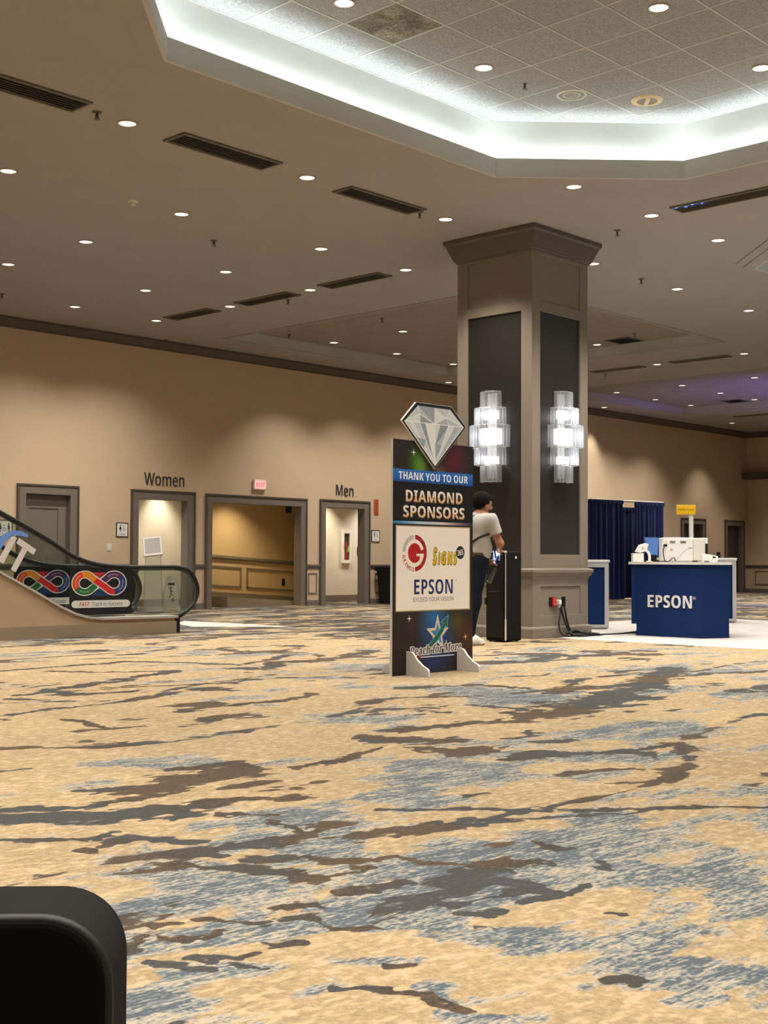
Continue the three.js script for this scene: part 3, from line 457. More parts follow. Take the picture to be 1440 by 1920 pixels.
// rooms behind the openings
{
  const back = struct('wall_washroom_women', box(13.0, 16.3, 0, 2.7, -20.75, -20.65), M.wallPale);
  struct('wall_washroom_men', box(19.3, 23.2, 0, 2.7, -20.75, -20.65), M.wallPale);
  struct('wall_corridor', box(16.0, 20.2, 0, 2.7, -21.05, -20.92), M.corridor);
  const slant = (x0, z0, x1, z1) => { const L = Math.hypot(x1 - x0, z1 - z0), g = box(-L / 2, L / 2, 0, 2.7, -0.06, 0.06); g.rotateY(-Math.atan2(z1 - z0, x1 - x0)); g.translate((x0 + x1) / 2, 0, (z0 + z1) / 2); return g; };
  struct('wall_partition_1', slant(15.13, FZ, 16.5, -20.98), M.wallPale); struct('wall_partition_2', slant(18.12, FZ, 19.72, -20.98), M.wallPale);
  struct('wall_washroom_side', box(12.95, 13.05, 0, 2.7, -20.7, FZ), M.wallPale); struct('wall_washroom_far', box(23.1, 23.2, 0, 2.7, -20.7, FZ), M.wallPale);
  struct('ceiling_washrooms', box(12.9, 23.3, 2.62, 2.75, -21.1, FZ), M.wallPale);
  const z = -20.65; struct('baseboard_women', merge([box(13.05, 16.2, 0, 0.13, z, z + 0.015), box(13.05, 16.2, 0.13, 0.14, z, z + 0.008)]), M.trim); struct('baseboard_men', merge([box(19.55, 23.1, 0, 0.13, z, z + 0.015), box(19.55, 23.1, 0.13, 0.14, z, z + 0.008)]), M.trim);
  // ramp and its sloping rails
  const s = -0.061, yr = (x) => 0.0 + (19.35 - x) * 0.061;
  const ramp = extrude([[16.0, 0], [19.35, 0], [16.0, yr(16.0)]], 1.66); ramp.translate(0, 0, -20.92); struct('floor_ramp', ramp, std(lin(0.26, 0.195, 0.115), 0.95, { map: fitted(mottle, 1, 3), bumpMap: fitted(grain, 4, 4), bumpScale: 0.004 }));
  const slope = (y0, y1, z0, z1, x0 = 16.2, x1 = 19.7) => { const g = extrude([[x0, yr(x0) + y0], [x1, yr(x1) + y0], [x1, yr(x1) + y1], [x0, yr(x0) + y1]], z1 - z0); g.translate(0, 0, z0); return g; };
  struct('baseboard_ramp', slope(0, 0.115, -20.92, -20.9), M.trim);
  const rl = struct('trim_6', merge([slope(0.80, 0.885, -20.92, -20.895), slope(0.83, 0.875, -20.9, -20.875)]), M.trim);
  const fr = struct('trim_7');
  for (const [a, b] of [[16.3, 17.75], [17.9, 19.6]]) part('panel_moulding', merge([slope(0.635, 0.665, -20.92, -20.9, a, b), slope(0.235, 0.265, -20.92, -20.9, a, b), slope(0.235, 0.665, -20.92, -20.9, a, a + 0.035), slope(0.235, 0.665, -20.92, -20.9, b - 0.035, b)]), M.trim, fr);
  struct('trim_8', box(16.0, 19.3, 0, 0.012, -19.26, -19.245), M.trim);
  const spot = (x, y, z, tx, ty, tz, cd, c, cone) => { const l = new THREE.SpotLight(c, cd, 0, cone, 0.6, 2); l.name = 'washroom_beam'; l.position.set(x, y, z); l.target.position.set(tx, ty, tz); l.castShadow = true; l.shadow.radius = 2.5; scene.add(l, l.target); };
  const small = (x, z, label, cd, cone, c = WARM) => { copyOf(lampProto, label, [x, 2.62, z]); spot(x, 2.6, z, x, 0, z - 0.02, cd, c, cone); };
  small(15.35, -20.32, 'small downlight inside the women washroom entrance washing its pale wall', 12, 0.72, new THREE.Color(1, 0.86, 0.66)); small(19.9, -20.2, 'small downlight inside the men washroom entrance', 14, 0.8, new THREE.Color(1, 0.86, 0.66));
  small(17.3, -20.2, 'small downlight inside the ramp corridor', 17, 0.95, new THREE.Color(1, 0.78, 0.45)); small(14.0, -20.0, 'small downlight by the washroom side wall', 12, 1.0); small(21.3, -20.0, 'small downlight deep inside the men washroom', 14, 1.0);
}

// ---------- things on the door wall ----------
function wallSign(label, cat, name, x0, x1, y0, y1, draw, z = WZ) {
  const w = x1 - x0, h = y1 - y0, t = thing(name, label, cat, [(x0 + x1) / 2, y0, z]);
  part('sign_frame', extrude([[-w / 2, 0], [w / 2, 0], [w / 2, h], [-w / 2, h]], 0.014, [[[-w / 2 + 0.012, 0.012], [w / 2 - 0.012, 0.012], [w / 2 - 0.012, h - 0.012], [-w / 2 + 0.012, h - 0.012]]]).translate(0, 0, 0.001), M.blackMatt, t);
  const g = new THREE.PlaneGeometry(w - 0.022, h - 0.022); g.translate(0, h / 2, 0.0105);
  part('sign_back', box(-w / 2 + 0.011, w / 2 - 0.011, 0.011, h - 0.011, 0.001, 0.009), M.whitePlastic, t);
  part('sign_face', g, std(0xffffff, 0.5, { map: canvasTex(256, 256, draw) }), t); return t;
}
function figure(g, x, y, s, skirt) {
  g.fillStyle = '#1c3038'; g.beginPath(); g.arc(x, y - s * 0.42, s * 0.09, 0, 7); g.fill();
  g.beginPath(); if (skirt) { g.moveTo(x - s * 0.09, y - s * 0.3); g.lineTo(x + s * 0.09, y - s * 0.3); g.lineTo(x + s * 0.2, y + s * 0.12); g.lineTo(x - s * 0.2, y + s * 0.12); } else g.rect(x - s * 0.11, y - s * 0.3, s * 0.22, s * 0.42); g.fill();
  g.fillRect(x - s * 0.09, y + s * 0.1, s * 0.07, s * 0.36); g.fillRect(x + s * 0.02, y + s * 0.1, s * 0.07, s * 0.36);
}
function wheelchair(g, x, y, s) {
  g.strokeStyle = '#4a5a62'; g.lineWidth = s * 0.07; g.beginPath(); g.arc(x, y + s * 0.2, s * 0.2, 0.3, 4.6); g.stroke();
  g.beginPath(); g.moveTo(x - s * 0.02, y - s * 0.28); g.lineTo(x, y + s * 0.08); g.lineTo(x + s * 0.2, y + s * 0.08); g.lineTo(x + s * 0.3, y + s * 0.36); g.stroke(); g.fillStyle = '#4a5a62'; g.beginPath(); g.arc(x - s * 0.03, y - s * 0.4, s * 0.08, 0, 7); g.fill();
}
const restroom = (word, left) => (g) => { g.fillStyle = '#e9e6e4'; g.fillRect(0, 0, 256, 256); figure(g, 85, 105, 150, left); wheelchair(g, 165, 100, 130); g.fillStyle = '#444c52'; g.font = 'bold 38px sans-serif'; g.textAlign = 'center'; g.fillText(word, 128, 232); };
wallSign('framed white restroom sign left of the women washroom doorway', 'sign', 'restroom_sign', 13.27, 13.52, 1.32, 1.57, restroom('WOMEN', true));
wallSign('framed white restroom sign right of the men washroom doorway', 'sign', 'restroom_sign', 19.78, 20.03, 1.32, 1.57, restroom('MEN', false));
wallSign('framed pale restroom sign seen through the escalator glass at the left edge', 'sign', 'restroom_sign', 10.92, 11.22, 1.28, 1.56, (g) => { g.fillStyle = '#e6e2da'; g.fillRect(0, 0, 256, 256); figure(g, 60, 120, 150, true); wheelchair(g, 130, 120, 110); figure(g, 205, 120, 150, false); });
for (const [s, x, w, label] of [['Women', 14.31, 0.9, 'dark dimensional letters reading Women above the washroom doorway'], ['Men', 18.965, 0.51, 'dark dimensional letters reading Men above the right washroom doorway']]) {
  const t = thing('letter_sign', label, 'lettering', [x, 2.27, WZ]); let pen = -w / 2;
  const full = textGeo(s, 0.225, 0.015, 'regular', w); full.translate(0, 0, 0.001); part('lettering', full, std(lin(0.045, 0.04, 0.036), 0.6), t);
}
{ const t = thing('exit_sign', 'small white box with a glowing red EXIT above the wide opening', 'exit sign', [16.59, 2.29, WZ]);
  part('housing', rbox(-0.165, 0.165, 0, 0.20, 0.001, 0.055, 0.012), std(lin(0.75, 0.66, 0.62), 0.5), t);
  const f = new THREE.PlaneGeometry(0.27, 0.15); f.translate(0, 0.10, 0.0562);
  const tx = canvasTex(256, 142, (g) => { g.fillStyle = '#f7b9b4'; g.fillRect(0, 0, 256, 142); g.fillStyle = '#ee2a3c'; g.font = 'bold 112px sans-serif'; g.textAlign = 'center'; g.save(); g.scale(0.86, 1); g.fillText('EXIT', 149, 112); g.restore(); });
  part('exit_face', f, std(0xffffff, 0.4, { map: tx, emissive: 0xffffff, emissiveMap: tx, emissiveIntensity: 0.5 }), t);
  const l = new THREE.PointLight(lin(1, 0.1, 0.1), 0.02); l.position.set(16.59, 2.39, WZ + 0.09); l.castShadow = true; scene.add(l); }
{ const t = thing('fire_sign', 'narrow vertical red FIRE sign on the wall right of the men doorway', 'sign', [19.92, 1.90, WZ]);
  part('plate', rbox(-0.07, 0.07, 0, 0.33, 0.001, 0.012, 0.004), std(lin(0.36, 0.10, 0.06), 0.55), t);
  const f = new THREE.PlaneGeometry(0.13, 0.32); f.translate(0, 0.165, 0.0125);
  part('print', f, std(0xffffff, 0.55, { map: canvasTex(64, 160, (g) => { g.fillStyle = '#b0512f'; g.fillRect(0, 0, 64, 160); g.fillStyle = '#7c2415'; g.font = 'bold 40px sans-serif'; g.textAlign = 'center'; 'FIRE'.split('').forEach((c, i) => g.fillText(c, 32, 40 + i * 36)); }) }), t); }
{ const t = thing('light_switch', 'white double light switch on the wall left of the women doorway', 'switch', [13.13, 1.07, WZ]);
  part('switch_plate', rbox(-0.045, 0.045, 0, 0.125, 0.001, 0.01, 0.004), M.whitePlastic, t); for (const s of [-1, 1]) part('rocker', rbox(-0.012, 0.012, 0.03, 0.095, 0.008, 0.016, 0.003), M.whitePlastic, t, [s * 0.02, 0, 0]); }
{ const t = thing('call_button', 'small dark lift call plate beside the lift door in the far corner', 'button', [34.68, 1.02, WZ]);
  part('plate', rbox(-0.10, 0.10, 0, 0.20, 0.001, 0.014, 0.004), M.blackMatt, t); part('button', cyl(0.03, 0.03, 0.012, 0, 0, 0).rotateX(Math.PI / 2), M.steel, t, [0, 0.1, 0.018]); }
// inside the washroom and corridor
{ const t = thing('extinguisher_cabinet', 'narrow white framed glass cabinet on the pale wall inside the men doorway', 'cabinet', [20.60, 0.86, -20.65]);
  part('cabinet_frame', extrude([[-0.14, 0], [0.14, 0], [0.14, 0.74], [-0.14, 0.74]], 0.05, [[[-0.085, 0.07], [0.085, 0.07], [0.085, 0.67], [-0.085, 0.67]]]), M.whitePlastic, t); part('cabinet_back', box(-0.09, 0.09, 0.06, 0.68, 0.002, 0.008), std(lin(0.10, 0.09, 0.075), 0.6), t);
  part('glass_pane', box(-0.085, 0.085, 0.07, 0.67, 0.036, 0.04), M.glass, t); part('pull', rbox(-0.105, -0.09, 0.32, 0.42, 0.05, 0.065, 0.004), M.steel, t);
  const e = thing('fire_extinguisher', 'fire extinguisher with a green tag inside the narrow glass cabinet', 'extinguisher', [20.60, 0.935, -20.625]);
  part('cylinder', lathe([[0, 0], [0.045, 0.002], [0.05, 0.02], [0.05, 0.34], [0.035, 0.39], [0.015, 0.40], [0.015, 0.43], [0, 0.43]], 20).scale(1, 1, 0.3), M.red, e); part('valve', rbox(-0.03, 0.05, 0.43, 0.46, -0.008, 0.008, 0.004), M.black, e); part('tag', rbox(-0.035, 0.035, 0.18, 0.33, 0.0155, 0.018, 0.001).rotateZ(-0.25), std(lin(0.18, 0.4, 0.10), 0.6), e); }
{ const t = thing('wall_plate', 'small black wall plate right of the narrow glass cabinet', 'wall plate', [21.02, 1.05, -20.65]); part('plate', rbox(-0.045, 0.045, 0, 0.19, 0.001, 0.02, 0.006), M.black, t); part('toggle', rbox(-0.012, 0.012, 0.07, 0.12, 0.018, 0.028, 0.003), M.blackMatt, t); }
{ const t = thing('wall_plate', 'small black outlet plate low on the ramp corridor wall', 'wall plate', [18.95, 0.36, -20.92]); part('plate', rbox(-0.04, 0.04, 0, 0.15, 0.001, 0.014, 0.005), M.black, t); part('socket', rbox(-0.02, 0.02, 0.03, 0.12, 0.012, 0.018, 0.003), M.blackMatt, t); }
{ const t = thing('door_closer', 'small black box under the head of the wide opening at its right end', 'door hardware', [17.48, 1.86, WZ - 0.1]); part('body', rbox(-0.05, 0.05, 0, 0.135, -0.04, 0.04, 0.006), M.black, t); part('bracket', box(-0.03, 0.03, 0.13, 0.14, -0.03, 0.03), M.darkSteel, t); }
{ const t = thing('wall_plate', 'cream light switch high on the ramp corridor wall beside the right jamb', 'switch', [19.15, 1.18, -20.92]); part('plate', rbox(-0.045, 0.045, 0, 0.14, 0.001, 0.012, 0.004), std(lin(0.55, 0.42, 0.24), 0.5), t); part('rocker', rbox(-0.014, 0.014, 0.035, 0.105, 0.01, 0.018, 0.003), std(lin(0.6, 0.47, 0.28), 0.5), t); }
{ const t = thing('sign_kiosk', 'clear acrylic stand with a tilted grey panel before the women doorway', 'display stand', [13.72, 0, -18.55], -0.72);
  part('foot_plate', rbox(-0.2, 0.2, 0, 0.015, -0.17, 0.17, 0.006), M.acrylic, t); part('pillar', extrude([[-0.17, 0.015], [0.17, 0.015], [0.13, 1.02], [-0.13, 1.02]], 0.08, [], 0.004).translate(0, 0, -0.04), M.acrylic, t);
  part('pillar_edge', merge([tube([[0.17, 0.015, 0.044], [0.13, 1.02, 0.044]], 0.005, 4, 6), tube([[-0.17, 0.015, 0.044], [-0.13, 1.02, 0.044]], 0.005, 4, 6)]), std(lin(0.3, 0.27, 0.22), 0.4), t);
  const head = part('screen_housing', rbox(-0.17, 0.17, -0.02, 0.36, -0.02, 0.02, 0.012), std(lin(0.62, 0.58, 0.52), 0.4), t, [0, 1.0, 0.03]); head.rotation.x = -0.45; head.rotation.z = 0.12;
  part('panel', rbox(-0.135, 0.135, 0.03, 0.32, 0.016, 0.024, 0.003), std(lin(0.27, 0.24, 0.22), 0.3), head); }
{ const t = thing('wet_floor_sign', 'clear folding floor sign with black warning print before the women doorway', 'floor sign', [14.12, 0, -18.55], -0.7);
  const outline = [[-0.16, 0], [-0.12, 0], [-0.10, 0.06], [0.10, 0.06], [0.12, 0], [0.16, 0], [0.085, 0.60], [0.07, 0.62], [-0.07, 0.62], [-0.085, 0.60]];
  const leaf = (s) => { const m = part('leaf', extrude(outline, 0.006, [[[-0.04, 0.57], [0.04, 0.57], [0.04, 0.595], [-0.04, 0.595]]]), M.acrylic, t, [0, 0, s * 0.13]); m.rotation.x = -s * 0.2; part('leaf_edge', tube(outline.map(([x, y]) => [x, y, 0.003]), 0.004, 60, 6, true), std(lin(0.3, 0.27, 0.22), 0.4), m); return m; };
  const a = leaf(1); leaf(-1); part('warning_bar', rbox(-0.06, 0.06, 0.47, 0.515, 0.006, 0.009, 0.001), M.black, a);
  part('falling_figure', merge([new THREE.TorusGeometry(0.018, 0.006, 6, 16).translate(-0.01, 0.42, 0.009), tube([[-0.02, 0.39, 0.009], [0.0, 0.32, 0.009], [0.045, 0.27, 0.009]], 0.006, 10, 6), tube([[0.0, 0.32, 0.009], [-0.03, 0.25, 0.009]], 0.006, 6, 6), tube([[-0.015, 0.375, 0.009], [0.04, 0.36, 0.009]], 0.006, 6, 6), new THREE.TorusGeometry(0.022, 0.005, 6, 16).translate(0.03, 0.21, 0.009)]), M.black, a); }
// waste bins against the door wall
function bin(label, x, z, w, h) {
  const t = thing('waste_bin', label, 'bin', [x, 0, z]), s = w / 2;
  part('bin_body', loopSweep([[-s, -s * 0.8], [s, -s * 0.8], [s, s * 0.8], [-s, s * 0.8]], [[-0.05, 0], [0, h - 0.06], [0.012, h - 0.06], [0.016, h], [-0.012, h], [-0.02, h - 0.1], [-0.07, 0.02]]), M.black, t); part('bin_base', box(-s + 0.04, s - 0.04, 0, 0.025, -s * 0.8 + 0.04, s * 0.8 - 0.04), M.black, t);
  part('liner', loopSweep([[-s + 0.02, -s * 0.8 + 0.02], [s - 0.02, -s * 0.8 + 0.02], [s - 0.02, s * 0.8 - 0.02], [-s + 0.02, s * 0.8 - 0.02]], [[0.042, h - 0.09], [0.042, h + 0.004], [0.0, h + 0.006], [-0.02, h - 0.2], [-0.05, 0.06]]), M.blackMatt, t); return t;
}
bin('black waste bin against the door wall half hidden by the sponsor board', 20.12, -18.72, 0.56, 0.78);
bin('black waste bin against the wall between the panelled door and the women doorway', 13.0, -18.68, 0.6, 0.8);

// ---------- column ----------
const CX0 = 12.25, CX1 = 13.41, CZ0 = -10.32, CZ1 = -9.16;
{
  const col = struct('column'), P = rect(CX0, CX1, CZ0, CZ1), e = 0.165, r = 0.03;
  part('column_core', box(CX0 + r, CX1 - r, 0.9, HC - 0.2, CZ0 + r, CZ1 - r), M.column, col);
  for (const [cx, cz] of [[CX0, CZ0], [CX1 - e, CZ0], [CX0, CZ1 - e], [CX1 - e, CZ1 - e]]) part('corner_post', rbox(cx, cx + e, 0.82, HC - 0.2, cz, cz + e, 0.006), M.column, col);
  for (const [y0, y1, k] of [[0.82, 1.0, 0], [3.92, 4.04, 0], [4.60, HC - 0.15, 0], [4.04, 4.60, 0.014]]) {
    part('cross_rail', rbox(CX0 + k + 0.002, CX1 - k - 0.002, y0, y1, CZ0 + k + 0.002, CZ1 - k - 0.002, 0.004), M.column, col);
  }
  const a = CX0 + e, b = CX1 - e, c = CZ0 + e, d = CZ1 - e;
  for (const g of [box(CX0 + r - 0.006, CX0 + r + 0.01, 1.0, 3.92, c, d), box(CX1 - r - 0.01, CX1 - r + 0.006, 1.0, 3.92, c, d), box(a, b, 1.0, 3.92, CZ0 + r - 0.006, CZ0 + r + 0.01), box(a, b, 1.0, 3.92, CZ1 - r - 0.01, CZ1 - r + 0.006)]) part('inset_panel', g, M.inset, col);
  part('column_crown', loopSweep(P, [[0, HC - 0.285], [0.016, HC - 0.28], [0.02, HC - 0.262], [0.034, HC - 0.255], [0.04, HC - 0.235], [0.05, HC - 0.215], [0.105, HC - 0.075], [0.12, HC - 0.06], [0.128, HC - 0.05], [0.130, HC - 0.004], [0, HC - 0.004]]), M.columnCap, col);
  part('pedestal', box(CX0 + 0.012, CX1 - 0.012, 0.0, 0.83, CZ0 + 0.012, CZ1 - 0.012), M.column, col);
  part('pedestal_rail', loopSweep(P, [[-0.012, 0.70], [0.008, 0.705], [0.012, 0.735], [0.028, 0.745], [0.034, 0.775], [0.048, 0.785], [0.05, 0.815], [0.04, 0.828], [0, 0.835], [-0.012, 0.835]]), M.column, col);
  part('plinth', loopSweep(P, [[0.03, 0], [0.03, 0.115], [0.022, 0.13], [0.004, 0.14], [-0.012, 0.145]]), M.column, col);
  // recessed field of the pedestal, framed by four bevelled strips on each face
  for (const [px, pz, ry] of [[(CX0 + CX1) / 2, CZ1, 0], [CX0, (CZ0 + CZ1) / 2, -Math.PI / 2], [(CX0 + CX1) / 2, CZ0, Math.PI], [CX1, (CZ0 + CZ1) / 2, Math.PI / 2]])
    part('pedestal_frame', extrude([[-0.57, 0.13], [0.57, 0.13], [0.57, 0.71], [-0.57, 0.71]], 0.012, [[[-0.42, 0.265], [0.42, 0.265], [0.42, 0.62], [-0.42, 0.62]]], 0.004).translate(0, 0, -0.013), M.column, col, [px, 0, pz], ry);
}
// crystal wall lamps
const coreGeo = (r, h) => { const g = new THREE.CylinderGeometry(r, r, h, 18, 1, false, -Math.PI / 2, Math.PI); return g; };
let sconceProto = null;
function sconce(label, pos, ry) {
  if (!sconceProto) {
    const t = sconceProto = thing('crystal_sconce', label, 'wall lamp', [0, 0, 0], 0, 'crystal wall lamps on the column');
    part('back_plate', rbox(-0.075, 0.075, -0.52, 0.52, 0.001, 0.016, 0.004), M.alu, t);
    const tiers = [[0.135, 0.335, 0.535, 9], [0.205, 0.125, 0.335, 12], [0.262, -0.145, 0.12, 16], [0.205, -0.36, -0.15, 12], [0.135, -0.565, -0.365, 9]];
    for (const [r, y0, y1, n] of tiers) {
      const tier = part('tier_band', merge([y0, y1].map((y) => { const g = new THREE.TorusGeometry(r, 0.005, 6, 28, Math.PI); g.rotateX(Math.PI / 2); g.translate(0, y, 0.004); return g; })), M.alu, t);
      const q = Math.PI * r / n / 2 * 0.9, rod = new THREE.CylinderGeometry(q, q, y1 - y0, 8, 1, false);
      for (let i = 0; i < n; i++) { const a = Math.PI * (i + 0.5) / n; part('crystal_rod', rod, M.crystal, tier, [Math.cos(a) * r, (y0 + y1) / 2, 0.006 + Math.sin(a) * r], -a); }
    }
    for (const [r, y, h] of [[0.10, 0.255, 0.10], [0.15, -0.012, 0.19], [0.10, -0.30, 0.09]]) part('lamp_core', coreGeo(r, h), M.bulb, t, [0, y, 0.012]);
  }
  const t = sconceProto.userData.used ? copyOf(sconceProto, label, pos, ry) : sconceProto; if (t === sconceProto) { t.position.set(...pos); t.rotation.y = ry; }
  for (const y of [0.245, -0.012, -0.285]) { const l = new THREE.PointLight(lin(1, 0.97, 0.93), SCONCE_CD); l.name = 'sconce_glow'; const o = V(0, y, 0.17).applyAxisAngle(V(0, 1, 0), ry); l.position.set(pos[0] + o.x, pos[1] + o.y, pos[2] + o.z); l.castShadow = true; l.shadow.radius = 2; scene.add(l); }
  return t;
}
sconce('glowing tiered crystal wall lamp on the left face of the column', [CX0 + 0.024, 2.44, -9.77], -Math.PI / 2);
delete sconceProto.userData.used;
{ const label = 'glowing tiered crystal wall lamp on the right face of the column', pos = [12.85, 2.44, CZ1 - 0.024]; copyOf(sconceProto, label, pos, 0);
  for (const y of [0.245, -0.012, -0.285]) { const l = new THREE.PointLight(lin(1, 0.97, 0.93), SCONCE_CD); l.name = 'sconce_glow'; l.position.set(pos[0], pos[1] + y, pos[2] + 0.17); l.castShadow = true; l.shadow.radius = 2; scene.add(l); } }
// outlets and cords on the pedestal
{ const z = CZ1 - 0.012, red = thing('power_outlet', 'black and red power outlet with a white plug on the column pedestal', 'outlet', [12.66, 0.43, z]);
  part('outlet_plate', rbox(-0.06, 0.06, -0.055, 0.055, 0.001, 0.014, 0.004), M.black, red); part('socket_block', rbox(-0.022, 0.045, -0.05, 0.05, 0.01, 0.04, 0.005), M.red, red); part('socket_rim', merge([0.02, -0.022].map((y) => new THREE.TorusGeometry(0.014, 0.003, 6, 16).translate(0.012, y, 0.041))), std(lin(0.6, 0.2, 0.16), 0.5), red);
  const blk = thing('power_outlet', 'plain black power outlet to the right of the red one on the pedestal', 'outlet', [12.89, 0.43, z]); part('outlet_plate', rbox(-0.035, 0.035, -0.06, 0.06, 0.001, 0.014, 0.004), M.black, blk); part('socket_block', rbox(-0.02, 0.02, -0.045, 0.045, 0.012, 0.022, 0.004), M.blackMatt, blk);
  const plug = thing('power_plug', 'white plug standing out of the red outlet', 'plug', [12.74, 0.425, z + 0.045]); part('plug_body', rbox(-0.028, 0.028, -0.03, 0.03, -0.03, 0.03, 0.012), M.whitePlastic, plug); part('strain_relief', cyl(0.012, 0.008, 0.04, 0, -0.045, 0.01, 10), M.whitePlastic, plug);
  const cord = (label, pts, r) => { const t = thing('power_cable', label, 'cord', [12.8, 0, z]); part('cable', tube(pts, r, 80, 7), M.rubber, t); return t; };
  cord('thin black cord hanging left from the white plug to the carpet', [[-0.06, 0.36, 0.06], [-0.05, 0.3, 0.06], [-0.09, 0.18, 0.07], [-0.08, 0.06, 0.09], [0.0, 0.02, 0.13], [0.1, 0.014, 0.16], [0.22, 0.014, 0.12], [0.3, 0.04, 0.1], [0.24, 0.05, 0.16], [0.12, 0.03, 0.2], [0.2, 0.014, 0.26], [0.4, 0.014, 0.22]], 0.009);
  cord('thick black cord running from the outlets across to the white booth carpet', [[-0.04, 0.37, 0.06], [0.0, 0.25, 0.07], [0.06, 0.13, 0.08], [0.10, 0.03, 0.12], [0.06, 0.035, 0.2], [0.2, 0.03, 0.24], [0.42, 0.02, 0.16], [0.62, 0.014, 0.18], [0.9, 0.014, 0.25], [1.3, 0.022, 0.24], [1.9, 0.022, 0.2], [2.6, 0.022, 0.1]], 0.013);
  cord('black cord from the plain black outlet into the tangle on the floor', [[0.08, 0.37, 0.03], [0.07, 0.3, 0.05], [0.09, 0.2, 0.06], [0.13, 0.06, 0.1], [0.2, 0.04, 0.14], [0.32, 0.05, 0.13], [0.44, 0.06, 0.1], [0.36, 0.05, 0.06], [0.28, 0.04, 0.1], [0.4, 0.018, 0.2], [0.56, 0.018, 0.24], [0.66, 0.018, 0.2]], 0.012);
  cord('looped black cord lying tangled at the foot of the pedestal', [[0.02, 0.05, 0.1], [0.1, 0.07, 0.14], [0.2, 0.06, 0.1], [0.26, 0.02, 0.2], [0.1, 0.02, 0.22], [0.04, 0.05, 0.15], [0.16, 0.08, 0.12], [0.34, 0.03, 0.2], [0.46, 0.03, 0.28], [0.3, 0.05, 0.24], [0.2, 0.06, 0.17]], 0.013);
}

